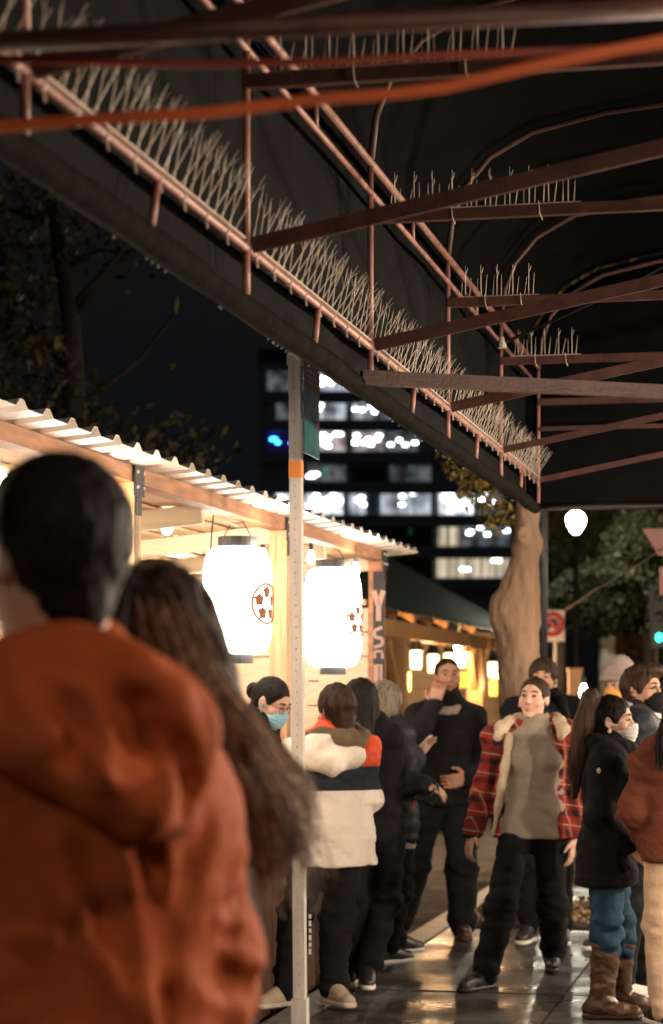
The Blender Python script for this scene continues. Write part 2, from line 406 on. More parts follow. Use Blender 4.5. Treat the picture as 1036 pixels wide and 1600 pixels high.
# bird spikes: shared spike meshes, one strip per bay
def spike_mesh(name, d, L, fork, r=.0020, seed=0):
    r_ = np.random.default_rng(seed); d = V3(*d); d /= np.linalg.norm(d); a = np.cross(d, V3(.2, 1, .1)); a /= np.linalg.norm(a); b = np.cross(d, a)
    m = MB(); m.tube([V3(0, 0, 0), d*L*.55, d*L], [r, r*.75, r*.28], 5)
    if fork:
        for k in range(2):
            ang = r_.uniform(0, 2*PI); w = math.cos(ang)*a+math.sin(ang)*b; p = d*L*(.58+.14*k)
            m.tube([p, p+d*L*.09+w*L*.05, p+d*L*.20+w*L*.085], [r*.6, r*.5, r*.22], 4)
    return mesh_np(name, np.array(m.v), m.f)
vv = V3(CU, -SU, 0); uu_ = V3(SU, CU, 0); up = V3(0, 0, 1)
upr = [spike_mesh('spike_a%d' % k, up+vv*rng.uniform(.14, .26)+uu_*rng.uniform(-.1, .1), .155, True, .0017, k) for k in range(4)]
lean = [spike_mesh('spike_b%d' % k, up+vv*rng.uniform(.55, .75)+uu_*rng.uniform(-.15, .2), .15, True, .0014, 10+k) for k in range(4)]
tall = [spike_mesh('spike_c%d' % k, up+vv*rng.uniform(-.01, .02), .125, True, .0023, 20+k) for k in range(3)]
short = [spike_mesh('spike_d%d' % k, up+uu_*(-.5+k)*.25+vv*rng.uniform(-.05, .15), .085, False, .0020, 30+k) for k in range(3)]
for me in upr+lean+tall+short: me.materials.append(m_spike)
ordn = ['directly above the camera', 'in the second bay', 'in the third bay', 'in the fourth bay', 'in the fifth bay', 'in the last bay']
for i in range(6):
    a, b = UN[i]+.05, UN[i+1]-.05
    st = thing('bird_spike_strip', S(a, VL, ZR+.014), 'pale plastic bird spikes along the low awning rail '+ordn[i], 'bird spikes', 'bird spikes along the low awning rail')
    MB().sbox(a, b, VL-.01, VL+.012, ZR+.012, ZR+.017).build('base_strip', m_clip, st)
    n = int((b-a)/.068); first = None
    for k in range(n):
        u = a+.02+k*.068
        for fam, dv, du in ((upr, -.004, 0), (lean, .006, .02)):
            o = bpy.data.objects.new('spike', fam[(k*7+i) % 4]); COL.objects.link(o); o.parent = st
            o.location = tuple(S(u+du+rng.uniform(-.006, .006), VL+dv, ZR+.016)-base(st)); o.rotation_euler = (rng.uniform(-.05, .05), rng.uniform(-.05, .05), rng.uniform(-.1, .1))
    for u in np.arange(a+.03, b, .185):
        MB().tube([S(u-.003, VL, ZR), S(u+.004, VL, ZR)], .0135, 9).tube([S(u, VL+.006, ZR-.012), S(u+.004, VL+.008, ZR-.034)], .003, 5).build('clip', m_clip, st)
cross = {1: (.22, 'nearest cross bar'), 2: (.06, 'second cross bar at the top of the picture'), 3: (.05, 'third cross bar'), 4: (.04, 'fourth cross bar'), 5: (.05, 'fifth, farthest and lowest looking cross bar')}
for i, (off, w) in cross.items():
    if i == 1: continue
    u = UN[i]; n = {2: 10, 3: 10, 4: 5, 5: 5}[i]; a = VL+off; L = n*.062
    st = thing('bird_spike_strip', S(u, a, ZC+.018), 'upright bird spikes standing on the '+w, 'bird spikes', 'bird spikes on the awning cross bars')
    MB().sbox(u-.011, u+.011, a, a+L+.01, ZC+.0175, ZC+.022).build('base_strip', m_clip, st)
    for k in range(n):
        for j, (fam, dv) in enumerate(((tall, .03), (short, .012), (short, .048))):
            o = bpy.data.objects.new('spike', fam[(k+j) % 3]); COL.objects.link(o); o.parent = st
            o.location = tuple(S(u+(.0 if j == 0 else (.008 if j == 1 else -.008)), a+dv+k*.062, ZC+.02)-base(st)); o.rotation_euler = (rng.uniform(-.02, .02), rng.uniform(-.02, .02), rng.uniform(-.4, .4))
    for v in (a+L*.35, a+L*.8):
        MB().tube([S(u-.021, v, ZC+.026), S(u-.022, v+.004, ZC-.015), S(u-.016, v+.012, ZC-.034)], .0018, 5).build('wire_tie', m_spike, st)
# orange cord slung across
cp = [(-260, 214), (-60, 206), (0, 201), (150, 186), (330, 172), (500, 158), (620, 146), (700, 132), (830, 108), (950, 80), (1036, 60), (1250, 12)]
pp = [at(x, y+4*math.sin(i*2.1), 3.3) for i, (x, y) in enumerate(cp)]
tag(MB().tube(pp, .0095, 8).build('extension_cord', M('orange cord', (.80, .17, .05), .5, var=.15), None, True), 'bright orange cord slung across under the awning frame', 'cord')
pp = [at(x, y, 3.5) for x, y in ((-250, 84), (0, 92), (300, 100), (520, 96), (700, 86), (1036, 74), (1250, 66))]
tag(MB().tube(pp, .007, 8).build('red_cable', M('dark red cable', (.30, .06, .035), .5), None, True), 'dark red cable hanging just beneath the nearest thick bar', 'cable')
pb = MB(); pb.tube([at(-250, 78, 3.4), at(1300, -2, 3.45)], .017, 10)
tag(pb.build('thick_pipe', m_steel_dim, None, True), 'thick dark red pipe crossing the top of the picture', 'pipe')

# ------------------------------------------------------------------ restaurant facade under the awning (right of the picture)
m_stucco = M('stucco', (.30, .25, .2), .8, var=.15, scale=3, bump=.3)
m_glow = E('warm lit glass', (1, .66, .36), 2.2)
fac = thing('restaurant_front', S(5, 2.25, 0), 'plastered shop front along the right of the pavement with added wall lamps', 'building')
MB().sbox(-5, 40, 2.12, 2.5, 0, 5.2).build('wall', m_stucco, fac)
for k, u in enumerate((1.2, 4.2, 7.2, 10.2)):
    f = MB(); f.sbox(u-1.0, u+1.0, 2.075, 2.13, .75, .83); f.sbox(u-1.0, u+1.0, 2.075, 2.13, 2.1, 2.18); f.sbox(u-1.0, u-.93, 2.075, 2.13, .832, 2.098); f.sbox(u+.93, u+1.0, 2.075, 2.13, .832, 2.098)
    fo = f.build('window', m_black, fac); MB().sbox(u-.929, u+.929, 2.1, 2.117, .831, 2.099).build('pane', M('dark shop glass', (.03, .03, .03), .08), fo)
def added_wall_lamp(u, w, n_, z=2.08, col=WARM):
    p = S(u, 1.96, z)
    t = thing('added_wall_lamp', p, n_+' unseen added black wall lantern along the plastered shop front', 'wall lamp', 'added wall lamps on the shop front')
    MB().lathe(p+V3(0, 0, .09), [(.005, .06), (.05, .03), (.13, -.03), (.125, -.036)], 12).build('cap', m_black, t)  # cap widened to keep this lamp's light off the vault
    MB().lathe(p+V3(0, 0, -.09), [(.05, -.02), (.055, 0), (.0, .001)], 12).build('tray', m_black, t)
    MB().bar(p+V3(0, 0, .14), S(u, 2.12, z+.14), .02, .02).build('arm', m_black, t)
    plight('lamp_light', p, col, w, .04, t)
LAMPS = [(4.7, 185), (7.5, 310), (10.2, 290), (13.2, 250), (16.4, 200), (22.5, 220)]  # unseen lamps added to stand in for light coming from the right
for (u, w), n_ in zip(LAMPS, ('nearest', 'second', 'third', 'fourth', 'fifth', 'farthest')): added_wall_lamp(u, w, n_)
added_wall_lamp(7.8, 80, 'nearer low mounted', 1.3); added_wall_lamp(10.9, 80, 'farther low mounted', 1.3)  # low lamps added to light the notice on the post
pp_ = S(2.3, .35, 2.62); pd = thing('added_pendant_lamp', pp_, 'small added shaded lamp hanging from the awning frame beside the viewpoint, outside the picture', 'lamp')  # unseen lamp added to light the orange jacket from above
MB().lathe(pp_, [(.13, -.02), (.10, .06), (.03, .12), (.02, .14)], 16).build('shade', m_black, pd, True)
MB().tube([pp_+V3(0, 0, .13), pp_+V3(0, 0, .62)], .004, 5).build('flex', m_black, pd)
plight('lamp_light', pp_-V3(0, 0, .05), WARM, 17, .05, pd)

# ------------------------------------------------------------------ sign post
pY = 9.75; pc = at(463, 1085, pY); pc[2] = 0; gx = pc
post = thing('sign_post', gx, 'pale square street post with orange band and oblique blue notice', 'sign post')
hw = .0265
pb2 = MB(); zt = at(0, 566, pY)[2]
lean_ = (at(462, 566, pY)-at(469, 1600, pY))[0]
a0 = V3(at(469.5, 1600, pY)[0], pY, 0.0); a1 = V3(at(461.5, 566, pY)[0], pY, zt)
R5 = V3(math.cos(.2), -math.sin(.2), 0); U5 = V3(math.sin(.2), math.cos(.2), 0)
d = (a1-a0)
def pseg(z0, z1, w): 
    p = a0+d*(z0/zt); q = a0+d*(z1/zt); return p, q, w
p, q, w = pseg(.16, zt, hw); pb2.box((p+q)/2, R5*w, U5*w, (q-p)/2); pb2.build('post', m_grayp, post)
p, q, w = pseg(0, .158, hw+.008); MB().box((p+q)/2, R5*w, U5*w, (q-p)/2).build('base_sleeve', m_grayp, post)
p, q, w = pseg(at(0, 747, pY)[2], at(0, 721, pY)[2], hw+.0015); MB().box((p+q)/2, R5*w, U5*w, (q-p)/2).build('orange_band', m_orange, post)
cb = MB(); top = a1; w = hw+.006
cb.box(top+V3(0, 0, .012), R5*w, U5*w, V3(0, 0, .026)); tt = top+V3(0, 0, .0385)
cb.add([tt+R5*w+U5*w, tt+R5*w-U5*w, tt-R5*w-U5*w, tt-R5*w+U5*w, tt+V3(0, 0, .045)], [(0, 1, 2, 3), (0, 4, 1), (1, 4, 2), (2, 4, 3), (3, 4, 0)]); cb.build('cap', m_grayp, post)
hs = MB()
for k in range(58):
    z = .22+k*.0485; c = a0+d*(z/zt)-U5*(hw+.0004); hs.add([c+R5*.0045*math.cos(t)+V3(0, 0, .0045*math.sin(t)) for t in np.arange(8)*PI/4], [tuple(range(8))])
o = hs.build('post_holes', M('hole shade', (.38, .35, .31), .8), post); o['kind'] = 'stuff'
# notice, parallel to the street, facing the pavement
m_blue = M('printed blue notice', (.09, .42, .88), .35, var=.5, scale=5); m_cyan = M('cyan print', (.20, .82, .95), .35, var=.4, scale=9)
m_greyprint = M('grey print', (.10, .125, .135), .4, var=.2); m_pale = M('pale print', (.36, .33, .34), .4, var=.3, scale=20); m_pink = M('pink print', (.5, .2, .32), .4)
n0 = at(474.5, 640, pY+.02); n1 = n0+U5*.31+R5*(.006)
z0, z1 = at(0, 706, pY)[2], at(0, 563, pY)[2]
nt_ = R5; mid = (n0+n1)/2; Lh = np.linalg.norm(n1-n0)/2; D5 = (n1-n0)/(2*Lh)
def npanel(a, b, c, e, out, name, mat):
    MB().box(mid+D5*((a+b)/2)*Lh+V3(0, 0, z0+(z1-z0)*(c+e)/2-mid[2])+R5*out, D5*(b-a)/2*Lh, R5*.0012, V3(0, 0, (z1-z0)*(e-c)/2)).build(name, mat, post)
npanel(-1, 1, 0, 1, 0, 'notice_board', m_blue); npanel(-1, 1, .72, 1, .0026, 'notice_header', m_greyprint)
npanel(-.96, .96, .02, .34, .0026, 'notice_print', m_cyan)
for k in range(5): npanel(-.2+.1*(k % 2), .92, .43+.055*k, .46+.055*k, .0027, 'notice_line', m_pale)
npanel(.35, .9, .32, .41, .0055, 'notice_print', m_pink)
for k in range(3): npanel(-.8, .7-.2*k, .79+.06*k, .81+.06*k, .0055, 'notice_line', m_pale)
MB().box(mid-D5*Lh*.8-R5*.012+V3(0, 0, z1-.06-mid[2]), D5*.012, R5*.012, V3(0, 0, .01)).build('bracket', m_grayp, post)
MB().box(mid-D5*Lh*.8-R5*.012+V3(0, 0, z0+.06-mid[2]), D5*.012, R5*.012, V3(0, 0, .01)).build('bracket', m_grayp, post)
# ------------------------------------------------------------------ food stall with paper lanterns
_b = m_sheet.node_tree.nodes['Principled BSDF']; _b.inputs['Transmission Weight'].default_value = .0; _b.inputs['Subsurface Weight'].default_value = .0
SV = -2.65
SE = uY(13.78, SV); BAY = 2.6
PU = [SE-BAY*k for k in range(5)]            # posts, from the far end back towards the camera
stall = thing('food_stall', S(SE-4, -3.6, 0), 'open timber food stall with white corrugated roof and lit interior', 'market stall')
U_a, U_b = PU[-1]-.1, SE+.05
zb0, zb1 = 2.365, 2.43
for k, u in enumerate(PU):
    MB().sbox(u-.045, u+.045, SV-.045, SV+.045, -.17, zb0-.002).build('post', m_pine if k else m_beam, stall)
    MB().sbox(u-.045, u+.045, -4.75, -4.66, -.17, 2.2).build('post', m_pine, stall)
    b = MB(); b.sbox(u-.06, u+.06, SV+.047, SV+.056, zb0-.055, zb1-.0); b.sbox(u-.03, u+.03, SV+.047, SV+.054, zb0-.13, zb0-.055); bo = b.build('corner_bracket', m_black, stall)
    bl = MB()
    for du, dz in ((-.04, .0), (.04, .0), (-.04, .06), (.04, .06)): bl.ball(S(u+du, SV+.058, zb0-.02+dz), .008, 6)
    bl.build('bolts', m_grayp, bo)
for k in range(len(PU)-1):
    MB().sbox(PU[k+1]+.002, PU[k]-.002, SV-.045, SV+.042, zb0, zb1).build('front_beam', m_beam, stall)
MB().sbox(U_a, PU[-1]-.002, SV-.045, SV+.042, zb0, zb1).build('front_beam', m_beam, stall)
MB().sbox(SE+.002, U_b, SV-.045, SV+.042, zb0, zb1).build('front_beam', m_beam, stall)
MB().sbox(U_a, U_b, -4.75, -4.66, 2.14, 2.22).build('rear_beam', m_pine, stall)
# corrugated roof sheets, falling to the back
def roof_z(v): return 2.446+.10*(v+2.47)
per = .25
def sheet(u0, n):
    mb = MB(); vs = []; fs = []
    pr = [(0, 0), (.07, 0), (.108, .026), (.142, .026), (.18, 0)]
    us = [(u0+k*per+a, h) for k in range(n) for a, h in pr]+[(u0+n*per, 0)]
    vl = [-2.47, -3.3, -4.0, -4.9]
    for v in vl:
        for u, h in us: vs.append(S(u, v, roof_z(v)+h+.002))
    m_ = len(us)
    for i in range(len(vl)-1):
        for j in range(m_-1): fs.append((i*m_+j, i*m_+j+1, (i+1)*m_+j+1, (i+1)*m_+j))
    mb.add(vs, fs); o = mb.build('roof_sheet', m_sheet, stall)
    s_ = o.modifiers.new('thickness', 'SOLIDIFY'); s_.thickness = .003
nS = int((U_b+.42-U_a)/1.0)
for k in range(nS+1): sheet(U_b+.45-(k+1)*1.0+.0, 4)
# ceiling boards and rafters below the sheets
for k, u in enumerate(PU):
    for du in (0, -BAY/2):
        a, b = S(u+du, SV-.05, roof_z(SV-.05)-.075), S(u+du, -4.7, roof_z(-4.7)-.075); MB().bar(a, b, .045, .09).build('rafter', m_ply, stall)
vbs = np.linspace(-4.62, -2.74, 12)
for i in range(11):
    v0, v1 = vbs[i]+.004, vbs[i+1]-.004; z = roof_z((v0+v1)/2)-.018
    mb = MB(); mb.sbox(U_a, SE-.06, v0, v1, z-.008, z+.006+rng.uniform(0, .002)); mb.build('ceiling_board', m_ceil, stall)
# end wall of horizontal boards with an open gap at the top
for k in range(14):
    z0 = -.1+k*.155
    MB().sbox(SE-.03+rng.uniform(-.004, .004), SE-.008, -4.65, SV-.05, z0+.004, z0+.150).build('end_board', m_ply, stall)
for k in range(14):
    z0 = -.1+k*.155
    MB().sbox(U_a, SE-.05, -4.655, -4.63+rng.uniform(-.003, .003), z0+.004, z0+.150).build('back_board', m_ply, stall)
MB().sbox(SE-.06, SE+.03, -4.65, SV-.06, 2.085, 2.12).build('wall_plate', m_pine, stall)
# counter
for k in range(60):
    u0 = SE-.1-k*.18
    if u0-.18 < U_a: break
    MB().sbox(u0-.177, u0, -2.62, -2.60+rng.uniform(-.003, .003), -.1, .93).build('counter_plank', m_counter, stall)
for k in range(4):
    MB().sbox(PU[k+1]+.05, PU[k]-.05, -3.15, -2.55, .94, .98).build('counter_top', m_pine, stall)
MB().sbox(U_a, U_b, -4.8, -2.46, -.169, -.115).build('floor_deck', m_counter, stall)
# banner on the end post
_bp = at(592, 1085, 13.62); BV = vx(592, 13.62); BU = uY(13.62, BV)-.0
ban = thing('banner', S(BU, BV, 2.2), 'narrow dark vertical banner with pale lettering on the end post', 'banner')
BV -= .04
MB().box(S(BU, BV+.04, 1.83), (S(1, 0, 0)-S(0, 0, 0))*.006, vv*.036, V3(0, 0, .46)).build('cloth', M('black banner cloth', (.02, .017, .02), .7), ban)
m_let = M('pale lettering', (.34, .21, .17), .6, var=.15); fr = -uu_
def bstroke(x0, z0, x1, z1, w, name='letter_stroke'):
    a = S(BU, BV+.04, 0)+vv*x0*.6+V3(0, 0, z0)+fr*.0085; b = S(BU, BV+.04, 0)+vv*x1*.6+V3(0, 0, z1)+fr*.0085
    MB().bar(a, b, w, .003, up=tuple(fr)).build(name, m_let, ban)
for seg in ((-.05, 2.17, -.005, 2.08), (.05, 2.17, .005, 2.08), (0, 2.08, 0, 1.98)): bstroke(*seg, .032)
for seg in ((.04, 1.94, -.045, 1.92), (-.045, 1.92, -.04, 1.88), (-.045, 1.88, .04, 1.87), (.04, 1.87, .04, 1.83), (.04, 1.83, -.05, 1.815)): bstroke(*seg, .02)
for seg in ((-.045, 1.79, .04, 1.79), (-.04, 1.785, -.04, 1.745), (.04, 1.785, .04, 1.745)): bstroke(*seg, .016)
for z in (1.60, 1.46):
    MB().box(S(BU, BV+.036, z+.05)+fr*.0085, vv*.028, fr*.0015, V3(0, 0, .058)).build('lettering_panel', m_let, ban)
    MB().box(S(BU, BV+.045, z+.05)+fr*.0115, vv*.005, fr*.001, V3(0, 0, .05)).build('lettering_line', m_counter, ban)
# paper lanterns
m_paper = E('lit lantern paper', (1., .94, .84), 9.)
m_emb = M('brown print', (.30, .11, .04), .7, var=.1)
def lantern(Y, px, pyt, pyb, w, label, light):
    v = vx(px, Y); c = at(px, (pyt+pyb)/2, Y); h = (pyb-pyt)/F*Y/2; r = w/F*Y/2
    t = thing('paper_lantern', c, label, 'lantern', 'paper lanterns along the stall front')
    pr = []; N = 44
    for i in range(N+1):
        a = -1+2*i/N; e = (1-abs(a)**4.2)**.5 if abs(a) < 1 else 0
        pr.append(((.62+.38*e)*r*(1+(.008 if i % 2 else -.008)), a*h))
    MB().lathe(c, pr, 28).build('paper_shade', m_paper, t, True)
    k = r/.185
    MB().lathe(c+V3(0, 0, h), [(.105*k, -.004), (.105*k, .05), (.095*k, .05), (.09*k, .004)], 24).build('top_ring', m_black, t)
    MB().lathe(c+V3(0, 0, -h), [(.08*k, .004), (.085*k, -.045), (.075*k, -.045), (.07*k, 0)], 24).build('bottom_ring', m_black, t)
    for s_ in (-1, 1):
        MB().tube([c+vv*.08*s_*k+V3(0, 0, h+.045), c+vv*.03*s_+V3(0, 0, h+.12), c+V3(0, 0, zb0-c[2]-.01)], .0025, 5).build('hanging_wire', m_blackcord, t)
    # crest facing along the street: ring and five petals wrapped on the shade
    fa = -31*PI/180
    def onr(x, z):
        a = fa+x/r; return c+V3(math.cos(a)*r*1.022, math.sin(a)*r*1.022, z)
    RR = .105*k; zc = -.02*k
    MB().tube([onr(RR*math.cos(q), zc+RR*1.0*math.sin(q)) for q in np.linspace(0, 2*PI, 40)], .0085*k, 5).build('crest_ring', m_emb, t)
    for j in range(5):
        q = PI/2+j*2*PI/5; cx_, cz_ = .062*k*math.cos(q), zc+.062*k*math.sin(q)
        pts = [onr(cx_+.033*k*(1+.18*math.cos(5*b))*math.cos(b+q), cz_+.034*k*(1+.12*math.cos(5*b))*math.sin(b+q)) for b in np.arange(10)*2*PI/10]
        ctr = onr(cx_, cz_); ctr = ctr+(ctr-c)*.01
        MB().add(pts+[ctr], [(i, (i+1) % 10, 10) for i in range(10)]).build('crest_petal', m_emb, t)
    plight('lantern_light', c+vv*(r*.82)+V3(0, 0, h-.01), WARM2, 7, .018, t)  # extra point light outside the paper, added to brighten the roof overhang
    return t
lantern(10.6, 371, 855, 1022, 108, 'glowing white paper lantern with plum crest left of the street post', 0)
lantern(12.73, 520, 888, 1042, 90, 'glowing white paper lantern with plum crest right of the street post', 0)
lantern(8.47, 120, 818, 1000, 112, 'glowing paper lantern hidden behind the head of the man in orange', 0)
for Y in (6.35, 4.25):
    px = 1258-9570/Y; lantern(Y, px, CY-(2.2-EH)*F/Y, CY-(1.68-EH)*F/Y, 120*8/Y, ('second nearest' if Y > 5 else 'nearest')+' glowing paper lantern of the stall, outside the picture', 0)
# bulbs and festoon cables
m_bulb = E('bulb glass', (1, .9, .72), 30.)
def bulb(p, drop, label, group, w=0, r=.028):
    t = thing('light_bulb', p, label, 'light bulb', group)
    MB().lathe(p, [(r*.3, -r*1.5), (r*.8, -r*1.1), (r, -r*.2), (r*.8, r*.8), (r*.5, r*1.5), (r*.45, r*1.9)], 12).build('glass', m_bulb, t, True)
    MB().lathe(p+V3(0, 0, r*1.9), [(r*.55, 0), (r*.6, r*1.6), (r*.25, r*2.2)], 10).build('socket', m_black, t)
    MB().tube([p+V3(0, 0, r*4), p+V3(0, 0, r*4+drop)], .003, 5).build('cable', m_blackcord, t)
    if w: plight('bulb_light', p-V3(0, 0, r*2.2), WARM2, w, .03, t)
bulb(at(261, 822, 10.2), .1, 'single bare bulb hanging from the stall ceiling left of the first lantern', None, 0)
bulb(at(2, 752, 8.4), .09, 'bare bulb glowing at the left edge behind the man in orange', None, 0)
for k, (x, y, Y) in enumerate(((288, 926, 12.9), (268, 934, 13.1), (258, 925, 13.2), (411, 870, 11.6), (486, 872, 12.2), (556, 890, 12.9), (442, 868, 12.2), (400, 915, 13.4))):
    bulb(at(x, y, Y), .06, 'small festoon bulb strung '+('left of the first lantern, right one of three', 'left of the first lantern, lowest of three', 'left of the first lantern, left one of three', 'beside the top right of the first lantern', 'at the top left of the second lantern', 'at the top right of the second lantern', 'between the two lanterns near the timber post', 'in front of the end wall behind the first lantern')[k], 'festoon bulbs inside the stall', 0, .022)
for k, (u, v) in enumerate(((SE-1.2, -3.6), (SE-3.6, -3.7), (SE-6.2, -3.6), (SE-8.6, -3.6))):
    bulb(S(u, v, 2.14), .06, ('farthest', 'second farthest', 'second nearest', 'nearest')[k]+' work bulb hanging deep inside the stall above the counter', 'work bulbs inside the stall', 32, .03)
cb_ = [at(x, y, 11.6) for x, y in ((205, 858), (232, 838), (262, 836), (292, 862), (318, 868), (330, 830), (336, 802))]
tag(MB().tube(cb_, .004, 6).build('festoon_cable', m_blackcord, None, True), 'thin dark festoon cable looping under the stall ceiling', 'cable')
cb_ = [at(x, y, 10.5) for x, y in ((262, 784), (275, 800), (300, 808), (326, 802), (345, 812), (372, 822))]
tag(MB().tube(cb_, .004, 6).build('white_cable', M('white cable', (.7, .62, .5), .5), None, True), 'pale cable looping beside the single bulb under the stall ceiling', 'cable')
cb_ = [at(x, y, 10.5) for x, y in ((334, 798), (331, 830), (329, 868))]
tag(MB().tube(cb_, .0045, 6).build('black_cable', m_blackcord, None, True), 'straight black cable hanging beside the first lantern', 'cable')
# small goods on the counter
for k in range(7):
    c = S(SE-1.0-k*.42, -2.72-.05*(k % 2), .98)
    t = thing('paper_cup', c, ('farthest', 'second', 'third', 'fourth', 'fifth', 'sixth', 'nearest')[k]+' white paper cup in the row on the stall counter', 'cup', 'paper cups on the stall counter')
    MB().lathe(c, [(.03, 0), (.042, .11), (.04, .11), (.029, .01)], 12).build('cup_wall', m_ply, t, True)
menu = thing('menu_board', S(SE-2.0, -4.6, 1.5), 'white paper menu sheets pinned on the back wall of the stall', 'menu board')
for k in range(5):
    MB().sbox(SE-.036, SE-.033, -4.3+k*.32, -4.05+k*.32, 1.25, 1.62).build('sheet', m_ply, menu)

# ------------------------------------------------------------------ second stall: green roofed timber shelter
V2, V2r = -4.25, -6.4
UA, UB = uY(19.5, V2), uY(32.2, V2)
st2 = thing('timber_shelter', S((UA+UB)/2, -5.3, 0), 'open timber stall with dark green metal roof and hanging lanterns', 'market stall')
m_pine2 = M('honey timber', (.50, .27, .11), .55, var=.25, scale=4, stretch=(8, 8, .6), bump=.1)
def z2(v): return 2.37+(V2-v+.2)*.56
nR = 30
for k in range(nR):
    u0 = UA+(UB+.5-UA)*k/nR; u1 = UA+(UB+.5-UA)*(k+1)/nR
    mb = MB(); vs = []
    for v in (V2+.2, V2r):
        for u, h in ((u0, 0), (u0+(u1-u0)*.8, 0), (u0+(u1-u0)*.84, .04), (u0+(u1-u0)*.96, .04), (u1, 0)): vs.append(S(u, v, z2(v)+h))
    mb.add(vs, [(i, i+1, i+6, i+5) for i in range(4)]); o = mb.build('roof_sheet', m_green, st2); o.modifiers.new('thickness', 'SOLIDIFY').thickness = .01
mb = MB(); vs = [S(u, v, z) for v, z in ((V2r-.01, z2(V2r)), (V2r-2.3, z2(V2r)-1.2)) for u in (UA, UB+.5)]; mb.add(vs, [(0, 1, 3, 2)]); mb.build('rear_roof', m_green, st2).modifiers.new('thickness', 'SOLIDIFY').thickness = .01
a, b = S(UB+.46, V2+.2, z2(V2+.2)-.06), S(UB+.46, V2r, z2(V2r)-.06); MB().bar(a, b, .05, .14).build('barge_board', m_green, st2)
MB().sbox(UA, UB+.45, V2-.05, V2+.05, 2.12, 2.30).build('front_beam', m_pine2, st2)
for u in (UA+.1, uY(23.2, V2), uY(28.75, V2), UB-.2):
    MB().sbox(u-.11, u+.11, V2-.10, V2+.10, -.17, 2.118).build('post', m_pine2, st2)
    for s_ in (-1, 1): MB().bar(S(u+s_*.12, V2, 1.62), S(u+s_*.62, V2, 2.1), .07, .09).build('brace', m_pine2, st2)
    MB().sbox(u-.09, u+.09, -7.9, -7.72, -.17, 2.5).build('post', m_pine2, st2)
for k in range(16):
    MB().sbox(UA, UB+.3, -7.70, -7.66+rng.uniform(-.004, .004), -.1+k*.17, .065+k*.17).build('back_board', m_ply, st2)
for k in range(15):
    MB().sbox(UB+.25, UB+.28+rng.uniform(-.004, .004), -7.65, V2-.14, -.1+k*.17, .065+k*.17).build('end_board', m_ply, st2)
for k in range(9): 
    u = UA+.6+k*1.15; MB().bar(S(u, V2-.05, z2(V2-.05)-.13), S(u, V2r, z2(V2r)-.13), .07, .12).build('rafter', m_pine2, st2)
for k in range(47):
    MB().sbox(UA+.1+k*.26, UA+.355+k*.26, V2-.13, V2-.105, -.1, .95).build('counter_plank', m_counter, st2)
m_lglass = E('lantern glass', (1, .80, .42), 3.2)
def lant2(x, y, Y, w, label='small black capped lantern glowing yellow under the green roofed stall'):
    p = at(x, y, Y)
    t = thing('hanging_lantern', p, label, 'lantern', 'black capped lanterns under the green roof')
    MB().lathe(p, [(.05, -.2), (.062, -.18), (.066, 0), (.06, .01)], 12).build('glass', m_lglass, t)
    MB().lathe(p+V3(0, 0, .012), [(.10, 0), (.07, .05), (.05, .10), (.045, .16), (.02, .17)], 14).build('cap', m_black, t)
    MB().tube([p+V3(0, 0, .17), p+V3(0, 0, .45)], .006, 5).build('hook', m_black, t)
    if w: plight('lantern_light', p-V3(0, 0, .28), AMBER, w, .05, t)
for n_, (x, y, Y, w) in zip(('nearest', 'second', 'middle', 'fourth', 'fifth', 'second farthest', 'farthest'), ((628, 1013, 23.6, 95), (650, 1018, 24.6, 0), (677, 1024, 25.8, 95), (702, 1022, 27, 0), (720, 1018, 27.9, 95), (770, 1036, 29.5, 0), (782, 1038, 29.9, 45))): lant2(x, y, Y, w, n_+' of the small black capped yellow lanterns under the green roof')
bulb(at(709, 1009, 27.5), .1, 'large round bulb glowing under the green roof', None, 0, .09)
for x, y, c in ((632, 1065, (.85, .8, .3)), (722, 1062, (.9, .75, .1)), (772, 1075, (.9, .8, .15)), (785, 1075, (.9, .85, .2))):
    p = at(x, y, 30.6 if x > 700 else 26); q = MB(); q.box(p, V3(.07, 0, 0), V3(0, .01, 0), V3(0, 0, .11)); 
    tag(q.build('price_card', M('yellow card', c, .5)), {632: 'pale yellow price card beside the dark banner in the green roofed stall', 722: 'yellow price card behind the head of the person in black fleece', 772: 'left of two yellow price cards beside the tree trunk', 785: 'right of two yellow price cards beside the tree trunk'}[x], 'price card', 'yellow price cards in the green roofed stall')

# ------------------------------------------------------------------ trees
m_bark = M('pale bark', (.38, .25, .16), .85, scale=8, stretch=(1, 1, .22), col2=(.17, .10, .062), bump=1., bscale=26, det=8)
def leaves(name, clumps, n, size, mat, parent, seed):
    r = np.random.default_rng(seed); vs = np.zeros((n*4, 3)); 
    cl = np.array([c for c, _ in clumps]); rad = np.array([q for _, q in clumps]); w = rad[:, 0]*rad[:, 1]*rad[:, 2]; w = w/w.sum()
    k = r.choice(len(clumps), n, p=w); d = r.normal(size=(n, 3)); d /= np.linalg.norm(d, axis=1)[:, None]; d *= (r.random(n)**(1/2.2))[:, None]
    c = cl[k]+d*rad[k]; keep = vnoise(c*1.3, seed) > -.25; c[~keep] = c[~keep]*.5+c[keep][r.integers(0, keep.sum(), (~keep).sum())]*.5
    a = r.normal(size=(n, 3)); a[:, 2] -= .4; a /= np.linalg.norm(a, axis=1)[:, None]; b = np.cross(a, r.normal(size=(n, 3))); b /= np.linalg.norm(b, axis=1)[:, None]
    s_ = size*(.6+.8*r.random(n))[:, None]
    vs[0::4] = c-a*s_; vs[1::4] = c+b*s_*.45; vs[2::4] = c+a*s_; vs[3::4] = c-b*s_*.45
    me = mesh_np(name, vs-base(parent), np.arange(n*4).reshape(n, 4)); return link(name, me, mat, parent)
def limb(p, pts, rs, name='branch', mat=None): return MB().tube([V3(*q) for q in pts], rs, 9).build(name, mat or m_bark, p, True)
